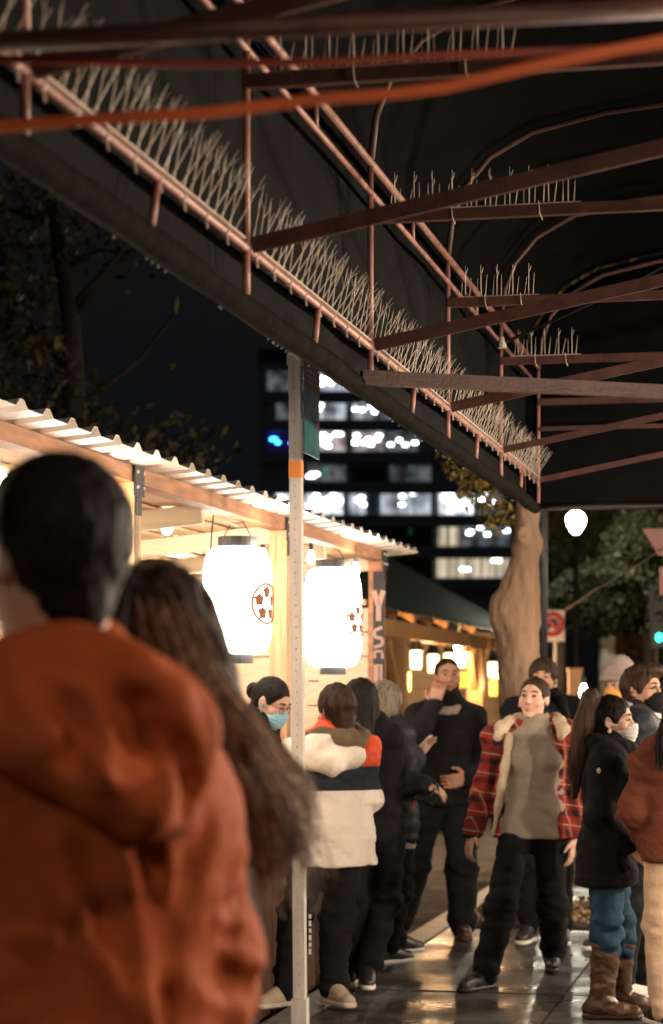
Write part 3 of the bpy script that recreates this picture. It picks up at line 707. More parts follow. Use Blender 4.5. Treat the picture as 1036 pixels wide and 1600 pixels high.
# street tree with a swollen trunk beside the awning corner
tY = 15.0; tp = at(812, 1085, tY); tp[2] = 0
t1 = thing('street_tree', tp, 'pale swollen tree trunk rising behind the awning corner, lit from the stalls', 'tree')
P_ = lambda x, y: at(x, y, tY)
sd = SDF(P_(748, 1440)-V3(0, .35, .1), P_(880, 640)+V3(.1, .4, 0), .02)
sd.cone(P_(818, 1440), P_(812, 1030), .145, .122, .05); sd.cone(P_(812, 1030), P_(812, 960), .122, .135, .06); sd.cone(P_(812, 960), P_(823, 850), .135, .085, .06)
sd.cone(P_(823, 850), P_(826, 640), .085, .075, .05); sd.ell(P_(790, 962)-V3(0, .02, 0), (.10, .10, .15), .08); sd.cone(P_(783, 945), P_(806, 890), .07, .05, .06)
sd.cone(P_(818, 1440), P_(800, 1460), .16, .2, .08); sd.ell(P_(812, 838)-V3(0, .09, 0), (.04, .05, .06), .04); sd.ell(P_(814, 836)-V3(0, .125, 0), (.02, .03, .03), .02, neg=True)
sd.cone(P_(800, 1000), P_(804, 1120), .1, .09, .05)
v_, f_ = sd.mesh(); nn = vnormals(v_, f_); v_ = v_+nn*(vnoise(v_*np.array([9, 9, 3.5]), 4)*.008+vnoise(v_*np.array([30, 30, 9]), 6)*.010+vnoise(v_*np.array([60, 60, 22]), 8)*.004)[:, None]
link('trunk', mesh_np('trunk', v_-base(t1), f_, True), m_bark, t1)
limb(t1, [P_(826, 650), P_(800, 560)+V3(0, .4, 0), P_(760, 470)+V3(0, .9, 0)], [.075, .05, .02]); limb(t1, [P_(826, 660), P_(860, 540), P_(900, 420)], [.07, .05, .02])
m_aut = M('olive autumn leaves', (.38, .28, .07), .6, var=.5, scale=1.2)
leaves('crown', [(at(745, 740, 17.5), (.22, .5, .34)), (at(775, 800, 17.2), (.16, .4, .18)), (at(770, 690, 17.0), (.28, .6, .3)), (at(720, 690, 17.0), (.2, .6, .3)), (at(800, 500, 16), (1.2, 1.2, .9))], 12000, .034, m_aut, t1, 5)
# background trees
m_leafg = M('dark green leaves', (.026, .031, .010), .6, var=.55, scale=.8)
m_leafo = M('orange leaves', (.34, .14, .05), .6, var=.4, scale=.8)
m_palebark = M('whitish bark', (.55, .52, .42), .7, var=.2, scale=4, bump=.2)
def btree(label, x, Y, ybase, crown, n, mat, bark, seed, size=.12, fork=None, r=.16):
    b = at(x, CY, Y); b[2] = 0; t = thing('tree', b, label, 'tree', 'trees along the far pavement')
    top = at(x+4, ybase, Y); MB().tube([b, (b+top)/2+V3(.03, 0, 0), top], [r*1.15, r, r*.85], 9).build('trunk', bark, t, True)
    for q in (fork or [(x-14, ybase-60), (x+22, ybase-70)]): limb(t, [top, (top+at(*q, Y))/2+V3(0, .1, .1), at(*q, Y)], [r*.75, r*.5, r*.2], mat=bark)
    leaves('crown', [(at(cx_, cy_, Y+dy), (rx/F*Y, rx/F*Y*.8, ry/F*Y)) for cx_, cy_, rx, ry, dy in crown], n, size, mat, t, seed); return t
btree('broad dark green tree with whitish forked trunk under the street lamps', 945, 36, 1010, [(930, 940, 75, 60, 0), (985, 915, 60, 80, 1), (880, 960, 45, 50, 0), (1000, 850, 60, 60, 1), (950, 880, 50, 40, -.5), (1040, 960, 40, 60, 0)], 26000, m_leafg, m_palebark, 11, .055, [(928, 960), (962, 985), (975, 940)])
btree('tall yellowish tree catching the lamp light at the far right', 1010, 48, 1000, [(940, 820, 100, 50, 0), (880, 840, 40, 60, 1), (1030, 830, 60, 60, 1), (980, 790, 100, 40, 0), (1040, 1000, 30, 30, 0)], 22000, M('yellow green leaves', (.10, .088, .024), .6, var=.5, scale=.7), m_bark, 12, .075)
btree('low tree with orange leaves behind the beanie wearer', 985, 55, 1060, [(985, 1010, 26, 20, 0), (965, 1035, 20, 20, 0), (990, 1035, 20, 18, 1)], 1500, m_leafo, m_bark, 13, .13)
btree('dark leafy tree behind the awning corner post', 868, 42, 1000, [(865, 930, 40, 70, 0), (850, 870, 40, 60, 1), (880, 900, 45, 50, 0)], 14000, m_leafg, m_bark, 14, .065)
# tall sparse tree behind the stall roof at the left
m_barkd = M('dark wet bark', (.022, .017, .014), .8, var=.3, bump=.4)
lt = thing('tree', V3(at(120, CY, 19)[0], 19, 0), 'tall dark tree with sparse drooping leaves behind the stall roof', 'tree', 'trees along the far pavement')
Yl = 19
MB().tube([V3(at(120, CY, Yl)[0], Yl, 0), at(122, 760, Yl), at(110, 500, Yl), at(70, 250, Yl)], [.16, .13, .08, .04], 9).build('trunk', m_barkd, lt, True)
for br in ([(110, 500), (170, 420), (235, 370), (260, 350)], [(112, 480), (190, 392), (215, 340)], [(100, 420), (150, 392), (240, 395)], [(90, 350), (20, 330), (-40, 300)], [(118, 600), (60, 520), (10, 480)], [(118, 640), (220, 560), (280, 480)]):
    limb(lt, [at(a, b, Yl+.15*i) for i, (a, b) in enumerate(br)], [.03, .018, .010, .005][:len(br)], mat=m_barkd)
leaves('crown', [(at(80, 640, Yl), (.7, .8, .5)), (at(200, 690, Yl), (.7, .8, .35)), (at(300, 700, Yl), (.45, .6, .3)), (at(30, 560, Yl), (.5, .8, .6)), (at(20, 460, Yl), (.4, .8, .5)), (at(60, 330, Yl), (.6, .8, .6)), (at(160, 60, Yl), (1.2, 1, .9)), (at(-80, 500, Yl), (.8, .8, 1.4))], 4200, .05, M('dim olive leaves', (.06, .055, .018), .6, var=.5, scale=1.), lt, 15)
leaves('leaf_spray', [(at(45, 440, Yl-.4), (.12, .1, .1)), (at(80, 445, Yl-.4), (.06, .1, .08)), (at(60, 545, Yl-.4), (.15, .1, .12)), (at(95, 540, Yl-.4), (.1, .1, .1)), (at(270, 572, Yl-.4), (.03, .05, .06)), (at(280, 480, Yl-.4), (.04, .05, .03))], 60, .07, M('yellow leaves', (.15, .12, .035), .6, var=.3, scale=2), lt, 16)['kind'] = 'stuff'

# ------------------------------------------------------------------ office block far behind
oY = 262.0
OB = at(620, CY, oY); OB[2] = 0
off = thing('office_block', OB, 'dark office block with scattered lit window rows behind the stalls', 'building')
m_conc = M('concrete facade', (.42, .45, .50), .6, var=.1); m_mull = M('mullion', (.02, .022, .025), .4)
ox = lambda x: at(x, CY, oY)[0]; oz = lambda y: at(0, y, oY)[2]
MB().box(V3((ox(405)+ox(1000))/2, oY+12, oz(560)/2), V3((ox(1000)-ox(405))/2, 0, 0), V3(0, 9, 0), V3(0, 0, oz(560)/2)).build('core', m_conc, off)
MB().box(V3((ox(405)+ox(1000))/2, oY+12, oz(560)+.8), V3((ox(1000)-ox(405))/2+.3, 0, 0), V3(0, 9.3, 0), V3(0, 0, .8)).build('parapet', m_mull, off)
m_off = M('unlit office glass', (.01, .012, .016), .15); 
W1 = E('cool office light', (.78, .86, 1.), .34, .8, .5, (1, 1, .7)); W2 = E('bright office light', (.92, .97, 1.), .85, .7, .7, (1, 1, .8)); W3 = E('beige blinds', (.95, .80, .58), .42, .55, 2.2, (1, 1, .05)); W4 = E('dim office', (.5, .55, .6), .10, .8, .6)
W5 = E('violet glow', (.05, .03, .25), .12, .5, .5); W6 = E('pinkish office light', (1., .82, .8), .3, .7, .6); FX = E('ceiling fitting', (.93, 1, .97), 8.); FXB = E('blue fitting', (.02, .25, 1.), 14.); FXG = E('green exit sign', (.02, .6, .25), .7)
def win(x0, x1, y0, y1, mat, lights=0, fm=None, r=.45):
    c = V3((ox(x0)+ox(x1))/2, oY+2.9, (oz(y0)+oz(y1))/2); hx = (ox(x1)-ox(x0))/2; hz = (oz(y0)-oz(y1))/2
    w = MB(); w.box(c, V3(hx, 0, 0), V3(0, .05, 0), V3(0, 0, hz)); o = w.build('window', mat, off)
    m_ = MB(); n = max(2, int(hx*2/1.6))
    for k in range(n+1): m_.box(c+V3(-hx+2*hx*k/n, -.12, 0), V3(.06, 0, 0), V3(0, .06, 0), V3(0, 0, hz))
    q_ = m_.build('mullions', m_mull, o); q_['kind'] = 'stuff'
    if lights:
        l = MB()
        for _ in range(lights): l.box(c+V3(rng.uniform(-hx*.9, hx*.9), -.07, rng.uniform(-.5, .85)*hz), V3(r*.7, 0, 0), V3(0, .012, 0), V3(0, 0, .15))
        q_ = l.build('ceiling_lights', fm or FX, o); q_['kind'] = 'stuff'
rows = [(575, 605), (625, 650), (671, 700), (724, 748), (765, 800), (819, 850), (866, 900)]
win(416, 476, 575, 605, W4); win(480, 548, *rows[0], W1, 9); win(552, 600, *rows[0], W4)
win(430, 476, *rows[1], W4); win(480, 541, *rows[1], W1, 5); win(551, 590, *rows[1], W1, 5); win(593, 640, *rows[1], W4)
win(415, 460, *rows[2], W5, 4, FXB); win(478, 541, *rows[2], W6, 12); win(551, 601, *rows[2], W6, 9); win(604, 655, *rows[2], W4, 4)
win(478, 541, *rows[3], W4, 2, r=.8); win(551, 601, *rows[3], m_off); win(610, 676, *rows[3], W4); win(505, 512, 728, 736, FXG)
win(430, 476, *rows[4], W2, 3); win(478, 536, *rows[4], W2, 12); win(545, 573, *rows[4], W1, 4); win(595, 675, *rows[4], W1, 3); win(687, 742, *rows[4], W2, 7); win(746, 790, *rows[4], W4, 3)
win(686, 720, *rows[5], W3); win(722, 800, *rows[5], W4, 5); win(640, 645, 824, 832, FXG); win(648, 653, 727, 735, FXG)
win(684, 800, *rows[6], W3, 2, r=.8); win(551, 676, *rows[5], m_off); win(551, 676, *rows[6], m_off); win(478, 545, *rows[5], m_off)
for k, (y0, y1) in enumerate(rows):
    MB().box(V3((ox(405)+ox(1000))/2, oY+2.6, oz(y1)-.9), V3((ox(1000)-ox(405))/2, 0, 0), V3(0, .35, 0), V3(0, 0, .7)).build('floor_band', m_conc, off)

# ------------------------------------------------------------------ street furniture beyond
def street_lamp(x, y, Y, label, w, s=1., r=.17):
    c = at(x, y, Y); b = V3(c[0], c[1], 0); t = thing('street_lamp', b, label, 'street lamp', 'street lamps')
    MB().lathe(c, [(.02, -r*1.35), (r*.45, -r*1.1), (r*.9, -r*.35), (r, r*.25), (r*.85, r*.7), (r*.4, r*1.0), (.02, r*1.1)], 16).build('globe', E('lamp globe', (1, .98, .84), 22.*s), t, True)
    MB().lathe(b, [(.14, 0), (.14, .25), (.07, .4), (.05, .6), (.045, c[2]-r*1.4), (.09, c[2]-r*1.35), (.02, c[2]-r*1.3)], 12).build('post', m_black, t, True)
    plight('lamp_light', c+V3(.0, -.1, r*1.7), (1, .93, .72), w, .1, t)
street_lamp(900, 815, 34, 'street lamp with bright pear shaped globe below the awning edge', 420, 1., .15)
# unseen street lamp added on the kerb, standing in for light from behind the camera
lb = S(-4.2, -2.37, 4.3); tl_ = thing('street_lamp', (lb[0], lb[1], 0), 'added street lamp on the kerb behind the viewpoint, outside the picture', 'street lamp', 'street lamps')
MB().lathe(lb, [(.02, -.23), (.08, -.19), (.15, -.06), (.17, .04), (.15, .12), (.07, .17), (.02, .19)], 16).build('globe', E('lamp globe', (1, .9, .75), 12.), tl_, True)
MB().lathe(V3(lb[0], lb[1], 0), [(.14, 0), (.14, .25), (.07, .4), (.05, .6), (.045, 4.05), (.09, 4.06), (.02, 4.07)], 12).build('post', m_black, tl_, True)
plight('lamp_light', lb+V3(.1, .28, 0), (1, .84, .70), 230, .1, tl_)
street_lamp(937, 916, 60, 'small distant street lamp globe seen between the leaves', 60, .7, .17)
street_lamp(963, 911, 62, 'distant street lamp globe, left of a close pair', 60, .8, .20)
street_lamp(971, 918, 64, 'distant greenish street lamp globe, right of a close pair', 60, .8, .24)
SY = 27.; sp = at(862, 978, SY); s0 = V3(sp[0], SY, 0)
ns = thing('traffic_sign', s0, 'square white no U-turn sign with red ring on a post', 'traffic sign')
w_ = 20/F*SY; m_white = M('white sign face', (.62, .52, .5), .5, var=.08); m_red = M('red sign print', (.42, .03, .03), .5, var=.1)
MB().box(sp, V3(w_, 0, 0), V3(0, .008, 0), V3(0, 0, w_*1.22)).build('panel', m_white, ns)
cc = sp+V3(0, -.016, .02)
MB().tube([cc+V3(math.cos(q), 0, math.sin(q))*w_*.80 for q in np.linspace(0, 2*PI, 33)], .030, 6, cap=False).build('red_ring', m_red, ns, True)
ar = [cc+V3(a*w_, -.006, b*w_) for a, b in ((.3, -.5), (.32, .05), (.2, .28), (0, .33), (-.2, .25), (-.28, .0), (-.28, -.15))]
MB().tube(ar, .026, 6).build('arrow_shaft', m_black, ns)
MB().add([cc+V3(a*w_, -.02, b*w_) for a, b in ((-.52, -.12), (-.04, -.12), (-.28, -.5))], [(0, 1, 2)]).build('arrow_head', m_black, ns)
MB().bar(cc+V3(-w_*.57, -.03, w_*.57), cc+V3(w_*.57, -.03, -w_*.57), .045, .01, up=(0, 1, 0)).build('red_slash', m_red, ns)
MB().tube([V3(sp[0]+.05, SY+.04, 0), V3(sp[0]+.05, SY+.04, sp[2]+w_)], .02, 8).build('post', m_grayp, ns)
yp = at(848, 1023, SY); MB().box(yp, V3(.046, 0, 0), V3(0, .01, 0), V3(0, 0, .06)).build('plate', M('amber plate', (.7, .38, .05), .5), ns)
# green traffic light
gp = at(1030, 996, 31); tl = thing('traffic_light', V3(gp[0], 31, 0), 'traffic light showing green at the far right', 'traffic light')
MB().box(gp+V3(0, .12, .3), V3(.11, 0, 0), V3(0, .1, 0), V3(0, 0, .45)).build('housing', m_black, tl)
MB().ball(gp, (.045, .03, .06), 12).build('green_lens', E('green signal', (.03, 1., .62), 6.), tl, True)
for k in (1, 2): MB().ball(gp+V3(0, 0, .3*k), (.065, .03, .08), 10).build('dark_lens', m_mull, tl, True)
MB().tube([V3(gp[0], 31.2, 0), V3(gp[0], 31.2, gp[2]+.6)], .04, 8).build('pole', m_black, tl)
# dark utility pole behind the tree
up_ = at(847, 1085, 17.5); tag(MB().tube([V3(up_[0], up_[1], 0), V3(up_[0], up_[1], 6)], [.048, .04], 12).build('utility_pole', m_black, None, True), 'slim black pole rising just behind the pale tree trunk', 'pole')
# bunting line with pink pennant
pc_ = at(1030, 845, 16); bl_ = thing('bunting', at(950, 905, 18), 'slack line with a dusty pink pennant at the right edge', 'bunting')
MB().tube([at(884, 953, 24), at(930, 922, 20), at(985, 890, 18), at(1030, 862, 16), at(1130, 760, 14)], .006, 6).build('line', M('tan line', (.28, .18, .12), .7), bl_)
m_pen = M('dusty pink cloth', (.24, .125, .105), .8, var=.12)
def pennant(pts, nm='pennant'):
    mb = MB(); n = len(pts); th = V3(0, .012, 0); mb.add([p-th for p in pts]+[p+th for p in pts], [tuple(range(n)), tuple(range(2*n-1, n-1, -1))]+[(i, (i+1) % n, n+(i+1) % n, n+i) for i in range(n)]); mb.build(nm, m_pen, bl_)
pennant([at(1003, 826, 16), at(1080, 826, 16), at(1080, 872, 16), at(1028, 868, 16)]); pennant([at(1030, 886, 16), at(1075, 884, 16), at(1075, 928, 16), at(1030, 930, 16)], 'cloth_square')
# wooden post with a torch like lamp
wp = at(898, 1085, 24); wt = thing('wooden_post', V3(wp[0], 24, 0), 'plain wooden post standing beyond the crowd', 'post')
MB().box(V3(wp[0], 24, at(0, 1048, 24)[2]/2), V3(.07, 0, 0), V3(0, .07, 0), V3(0, 0, at(0, 1048, 24)[2]/2)).build('shaft', m_pine2, wt)
MB().box(V3(wp[0], 24, at(0, 1046, 24)[2]), V3(.08, 0, 0), V3(0, .08, 0), V3(0, 0, .015)).build('post_cap', m_pine2, wt)
bulb(at(912, 1082, 20), .05, 'small orange lamp glowing beside the wooden post', None, 0, .04)
# parked cars far up the street
def car(x, Y, label, paint, lights):
    c = at(x, CY, Y); c[2] = -.18; t = thing('parked_car', c, label, 'car', 'cars parked up the street')
    L, W = 4.3, 1.75; D = -uu_; Rv = vv       # nose towards the camera
    pr = [(-2.1, .35, .60), (-2.12, .62, .78), (-1.2, .88, .84), (-.75, .95, .84), (-.2, 1.38, .62), (1.0, 1.42, .60), (1.7, .98, .82), (2.1, .9, .78), (2.15, .4, .62)]
    mb = MB(); n = len(pr); vs = []
    for a, z, w in pr:
        for s_ in (-1, 1): vs.append(c-D*a+Rv*s_*w+V3(0, 0, z))
    for a, z, w in pr:
        for s_ in (-1, 1): vs.append(c-D*a+Rv*s_*max(w, .78)+V3(0, 0, .3))
    fs = [(2*i, 2*i+1, 2*i+3, 2*i+2) for i in range(n-1)]+[(2*n+2*i, 2*n+2*i+2, 2*n+2*i+3, 2*n+2*i+1) for i in range(n-1)]
    for s_ in (0, 1): fs += [(2*i+s_, 2*i+2+s_, 2*n+2*i+2+s_, 2*n+2*i+s_) for i in range(n-1)]
    fs += [(0, 1, 2*n+1, 2*n), (2*n-2, 2*n-1, 4*n-1, 4*n-2)]
    mb.add(vs, fs).build('body', paint, t)
    e = .012; g_ = [c+D*.80+Rv*s_*w+V3(0, 0, z)+D*e+V3(0, 0, e) for (s_, w, z) in ((-1, .74, .97), (1, .74, .97))]+[c+D*.24+Rv*s_*.58+V3(0, 0, 1.35)+D*e+V3(0, 0, e) for s_ in (1, -1)]
    MB().add(g_, [(0, 1, 2, 3)]).build('windscreen', M('car glass', (.02, .025, .03), .05), t)
    for a in (-1.35, 1.35):
        for s_ in (-1, 1):
            p = c-D*a+Rv*s_*.80+V3(0, 0, .31); wv = MB(); wv.tube([p-Rv*.1, p+Rv*.1], .31, 16); wo = wv.build('wheel', m_black, t); MB().tube([p-Rv*.105, p+Rv*.105], .19, 12).build('rim', m_grayp, wo)
    for s_ in (-1, 1): MB().ball(c+D*2.12+Rv*s_*.58+V3(0, 0, .66), (.13, .05, .07), 8).build('headlight', E('headlight', (.9, .95, 1), lights), t)
m_cw = M('white car paint', (.62, .62, .64), .25, var=.05, coat=.6); m_cs = M('silver car paint', (.35, .37, .4), .25, var=.05, coat=.6)
car(900, 52, 'white parked car glimpsed beyond the crowd', m_cw, .4); car(872, 60, 'silver parked car behind the white one', m_cs, .4); car(935, 66, 'grey parked car farthest up the street', m_cs, .6)
# ------------------------------------------------------------------ people
def skin_mat(name, col, rough=.5):
    m = M(name, col, rough, var=.06, scale=20, bump=.05, bscale=120, spec=.4); nt = m.node_tree; b = nt.nodes['Principled BSDF']
    a = nt.nodes.new('ShaderNodeAttribute'); a.attribute_name = 'tint'
    mx = nt.nodes.new('ShaderNodeMixRGB'); mx.blend_type = 'MULTIPLY'; mx.inputs[0].default_value = 1
    src = b.inputs['Base Color'].links[0].from_socket; nt.links.new(src, mx.inputs[1]); nt.links.new(a.outputs['Color'], mx.inputs[2]); nt.links.new(mx.outputs[0], b.inputs['Base Color'])
    b.inputs['Subsurface Weight'].default_value = .08; b.inputs['Subsurface Radius'].default_value = (.01, .004, .002)
    return m
SK_L = skin_mat('fair skin', (.66, .42, .31)); SK_M = skin_mat('tan skin', (.50, .29, .19)); SK_D = skin_mat('brown skin', (.30, .155, .095))
def hair_mat(name, col, col2, rough=.55):
    m = M(name, col, rough, scale=9, stretch=(9, 9, .8), col2=col2, bump=.7, bscale=22, spec=.16, det=6); return m
H_BLK = hair_mat('black hair', (.014, .010, .0085), (.005, .004, .0035)); H_BRN = hair_mat('dark brown hair', (.06, .032, .02), (.018, .01, .007))
H_GRY = hair_mat('ash blonde hair', (.33, .27, .21), (.075, .06, .046)); H_WARM = hair_mat('warm brown hair', (.55, .34, .22), (.085, .048, .03), .42)
m_eye = M('eye white', (.42, .37, .34), .25, var=.03); m_iris = M('iris', (.03, .018, .012), .15, var=.1)
m_shoe_b = M('black shoe', (.015, .015, .016), .45, var=.2, bump=.1); m_sole_w = M('white sole', (.75, .72, .68), .5, var=.08)
m_shoe_t = M('beige canvas shoe', (.52, .42, .32), .8, var=.12, bump=.2, bscale=90); m_shoe_w = M('white shoe', (.78, .76, .74), .5, var=.06)
m_boot = M('brown leather boot', (.085, .042, .022), .38, var=.35, scale=11, bump=.3, bscale=40); m_boot_d = M('dark leather shoe', (.05, .022, .015), .35, var=.3, scale=11, bump=.2)
m_pants = fabric('black trousers', (.008, .008, .009)); m_pants2 = fabric('charcoal trousers', (.013, .013, .0145)); m_jeans = fabric('blue denim', (.03, .066, .108), var=.35, scale=14)
m_cream = fabric('cream trousers', (.62, .45, .31)); m_blackj = fabric('black jacket', (.007, .007, .0085)); m_blackf = fabric('black fleece', (.009, .0085, .0095), bump=.5, bscale=120)
m_navy = fabric('navy puffer nylon', (.016, .020, .030), rough=.6, spec=.25, bump=.2, bscale=30); m_sherpa = fabric('cream sherpa', (.72, .58, .42), bump=.9, bscale=90)
m_taupe = fabric('taupe knit', (.29, .24, .19), var=.06, bump=.3, bscale=140); m_olive = fabric('olive hood', (.13, .095, .06)); m_rust = fabric('rust fleece', (.135, .042, .025), bump=.3)
m_orangej = M('burnt orange shell', (.41, .088, .025), .75, var=.13, scale=5, bump=.2, bscale=80, spec=.12)
m_maskb = fabric('blue mask', (.30, .60, .74), bump=.1); m_maskw = fabric('white mask', (.78, .74, .70), bump=.15); m_maskk = fabric('black mask', (.012, .012, .013), bump=.1); m_masky = fabric('mustard mask', (.65, .33, .06))
m_beanie = fabric('dusty beanie', (.37, .29, .27), bump=.8, bscale=60); m_grayskirt = fabric('grey skirt', (.36, .31, .26)); m_lightcollar = fabric('pale collar', (.50, .48, .42))
m_plaid = fabric('red plaid flannel', (.30, .040, .030), bump=.3)
def _plaid(m):
    nt = m.node_tree; b = nt.nodes['Principled BSDF']; src = b.inputs['Base Color'].links[0].from_socket
    tc = nt.nodes.new('ShaderNodeTexCoord'); sp = nt.nodes.new('ShaderNodeSeparateXYZ'); nt.links.new(tc.outputs['Object'], sp.inputs[0])
    def math_(op, a, bv=None):
        n = nt.nodes.new('ShaderNodeMath'); n.operation = op
        for i, q in enumerate((a, bv)):
            if q is None: continue
            if isinstance(q, (int, float)): n.inputs[i].default_value = q
            else: nt.links.new(q, n.inputs[i])
        return n.outputs[0]
    ax = math_('ADD', sp.outputs[0], math_('MULTIPLY', sp.outputs[1], .8)); ax = math_('ADD', ax, math_('MULTIPLY', sp.outputs[2], .12))
    az = math_('ADD', sp.outputs[2], math_('MULTIPLY', sp.outputs[0], .15))
    def band(s, per, ph, w): return math_('LESS_THAN', math_('FRACT', math_('ADD', math_('DIVIDE', s, per), ph)), w)
    d1 = math_('MAXIMUM', band(ax, .105, .1, .34), 0.); d2 = band(az, .105, .35, .30); dk = math_('MULTIPLY', math_('ADD', d1, d2), .48)
    m1 = nt.nodes.new('ShaderNodeMixRGB'); nt.links.new(dk, m1.inputs[0]); nt.links.new(src, m1.inputs[1]); m1.inputs[2].default_value = (.02, .015, .02, 1)
    ln = math_('MULTIPLY', math_('MAXIMUM', band(ax, .105, .62, .07), band(az, .105, .85, .07)), .55)
    m2 = nt.nodes.new('ShaderNodeMixRGB'); nt.links.new(ln, m2.inputs[0]); nt.links.new(m1.outputs[0], m2.inputs[1]); m2.inputs[2].default_value = (.55, .40, .28, 1)
    nt.links.new(m2.outputs[0], b.inputs['Base Color'])
_plaid(m_plaid)
def zbands(name, stops, rough=.6):
    """colour blocked cloth: (z from, colour)"""
    m = fabric(name, (.5, .5, .5), rough=rough); nt = m.node_tree; b = nt.nodes['Principled BSDF']
    tc = nt.nodes.new('ShaderNodeTexCoord'); sp = nt.nodes.new('ShaderNodeSeparateXYZ'); nt.links.new(tc.outputs['Object'], sp.inputs[0])
    mr = nt.nodes.new('ShaderNodeMath'); mr.operation = 'DIVIDE'; mr.inputs[1].default_value = 2.; nt.links.new(sp.outputs[2], mr.inputs[0])
    rp = nt.nodes.new('ShaderNodeValToRGB'); rp.color_ramp.interpolation = 'CONSTANT'
    while len(rp.color_ramp.elements) < len(stops): rp.color_ramp.elements.new(.5)
    for e, (z, c) in zip(rp.color_ramp.elements, stops): e.position = z/2.; e.color = (*c, 1)
    nt.links.new(mr.outputs[0], rp.inputs[0]); nt.links.new(rp.outputs[0], b.inputs['Base Color']); return m

def rotz(a): c, s = math.cos(a), math.sin(a); return np.array([[c, -s, 0], [s, c, 0], [0, 0, 1]])
def rotx(a): c, s = math.cos(a), math.sin(a); return np.array([[1, 0, 0], [0, c, -s], [0, s, c]])
def roty(a): c, s = math.cos(a), math.sin(a); return np.array([[c, 0, s], [0, 1, 0], [-s, 0, c]])
D2R = PI/180
class Person:
    """figure with joints in metres from its foot point; x right, y away, z up; yaw 0 looks at the camera, 90 looks right"""
    def __init__(s, px, Y, H, yaw, label, male=False, head_yaw=None, pitch=0, roll=0, b=1., skin=None, group=None, px_ov=None, head=None, lean=(0, 0), hs=1., vox=.008):
        s.org = at(px, CY, Y); s.org[2] = 0; s.Y = Y; s.H = H; s.yaw = yaw; s.male = male; s.b = b*H/1.68; s.vox = vox
        s.skin = skin or SK_L; s.R = rotz(yaw*D2R); R = s.R; h = H
        s.root = thing('person', s.org, label, 'person', group)
        J = {}; ln = V3(lean[0], lean[1], 0)
        sw = (.104 if male else .093)*h; hw = .054*h
        L = lambda x, y, z, k=0: R @ V3(x, y, z*h)+ln*k      # local x: + is the person's left
        J['pel'] = L(0, 0, .525); J['waist'] = L(0, -.005, .615, .35); J['chest'] = L(0, -.005, .735, .75); J['neck'] = L(0, .012, .835, 1)
        J['head'] = L(0, -.02, .934, 1.1)
        for sd, q in (('R', -1), ('L', 1)):
            J['sh'+sd] = L(q*sw, .012, .808, .95); J['el'+sd] = L(q*(sw+.035), .03, .63, .5); J['wr'+sd] = L(q*(sw+.03), -.03, .49, .2)
            J['hip'+sd] = L(q*hw, 0, .515); J['kn'+sd] = L(q*hw*1.05, -.012, .285); J['an'+sd] = L(q*hw*1.1, .015, .048); J['toe'+sd] = J['an'+sd]+R @ V3(q*.02, -.13, 0)
        for k, v in (px_ov or {}).items():
            J[k] = at(v[0], v[1], Y+(v[2] if len(v) > 2 else 0))-s.org
            if k.startswith('an') and ('toe'+k[2:]) not in px_ov: J['toe'+k[2:]] = J[k]+R @ V3(0, -.13, 0)
        for k in list(J):
            if k.startswith('toe'): J[k][2] = J['an'+k[3:]][2]-.02
        s.J = J; hy = yaw if head_yaw is None else head_yaw
        s.Rh = rotz(hy*D2R) @ rotx(pitch*D2R) @ roty(roll*D2R); s.hs = hs*(1.0 if male else .955)*(.92+.08*h/1.7)
        s.sq = (1, 1.42, 1); s.hands = {}
    def px(s, x, y, dy=0): return at(x, y, s.Y+dy)-s.org
    def hp(s, x, y, z): return s.J['head']+s.Rh @ (V3(x, y, z)*s.hs)
    def emit(s, sd, name, mat, parent=None, disp=None, rel=0, tint=None):
        v, f = sd.mesh()
        if len(f) == 0: return None
        if rel: v = relax(v, f, rel)
        if disp is not None: v = v+vnormals(v, f)*disp(v)[:, None]
        me = mesh_np(name, v, f, True)
        if tint is not None:
            at_ = me.attributes.new('tint', 'FLOAT_COLOR', 'POINT'); c = np.ones((len(v), 4), np.float32); c[:, :3] = tint(v); at_.data.foreach_set('color', c.ravel())
        return link(name, me, mat, parent or s.root)
    def box(s, pts, m=.25):
        P = np.array(pts); return P.min(0)-m, P.max(0)+m
    # --- torso / limb envelopes used by both the body and the clothes
    def torso(s, sd, g=0., k=.04, zmin=None, hip=1.):
        J = s.J; b = s.b; R, sq = s.R, s.sq; bl = 1.0 if s.male else .93
        sd.cone(J['pel'], J['waist'], (.158*hip)*b+g, .138*b*bl+g, k, R, sq); sd.cone(J['waist'], J['chest'], .138*b*bl+g, .162*b*bl+g, k, R, sq)
        sd.cone(J['chest'], J['neck'], .160*b*bl+g, .072*b+g*.6, k, R, sq)
        sd.cone(J['shL'], J['shR'], .058*b+g*.8, .058*b+g*.8, k)
        sd.cone(J['neck']+(J['shL']-J['neck'])*.9+V3(0, 0, .0), J['neck']+V3(0, 0, .02), .055*b+g*.7, .05*b+g*.5, k); sd.cone(J['neck']+(J['shR']-J['neck'])*.9, J['neck']+V3(0, 0, .02), .055*b+g*.7, .05*b+g*.5, k)
        if not s.male:
            for q in (-1, 1): sd.ell(J['chest']+R @ V3(q*.07*b, -.085*b-g*.3, .0), ((.07+g*.4)*b, (.065+g*.6)*b, (.07+g*.4)*b), .05, R)
    def arm(s, sd, q, r=(.052, .042, .028), k=.03, end=1.0):
        J = s.J; w = J['el'+q]+(J['wr'+q]-J['el'+q])*end
        sd.cone(J['sh'+q], J['el'+q], r[0]*s.b, r[1]*s.b, k); sd.cone(J['el'+q], w, r[1]*s.b, r[2]*s.b, k)
    def leg(s, sd, q, r=(.085, .058, .04), k=.03, end=1.0):
        J = s.J; a = J['kn'+q]+(J['an'+q]-J['kn'+q])*end
        sd.cone(J['hip'+q], J['kn'+q], r[0]*s.b, r[1]*s.b, k); sd.cone(J['kn'+q], a, r[1]*s.b, r[2]*s.b, k)
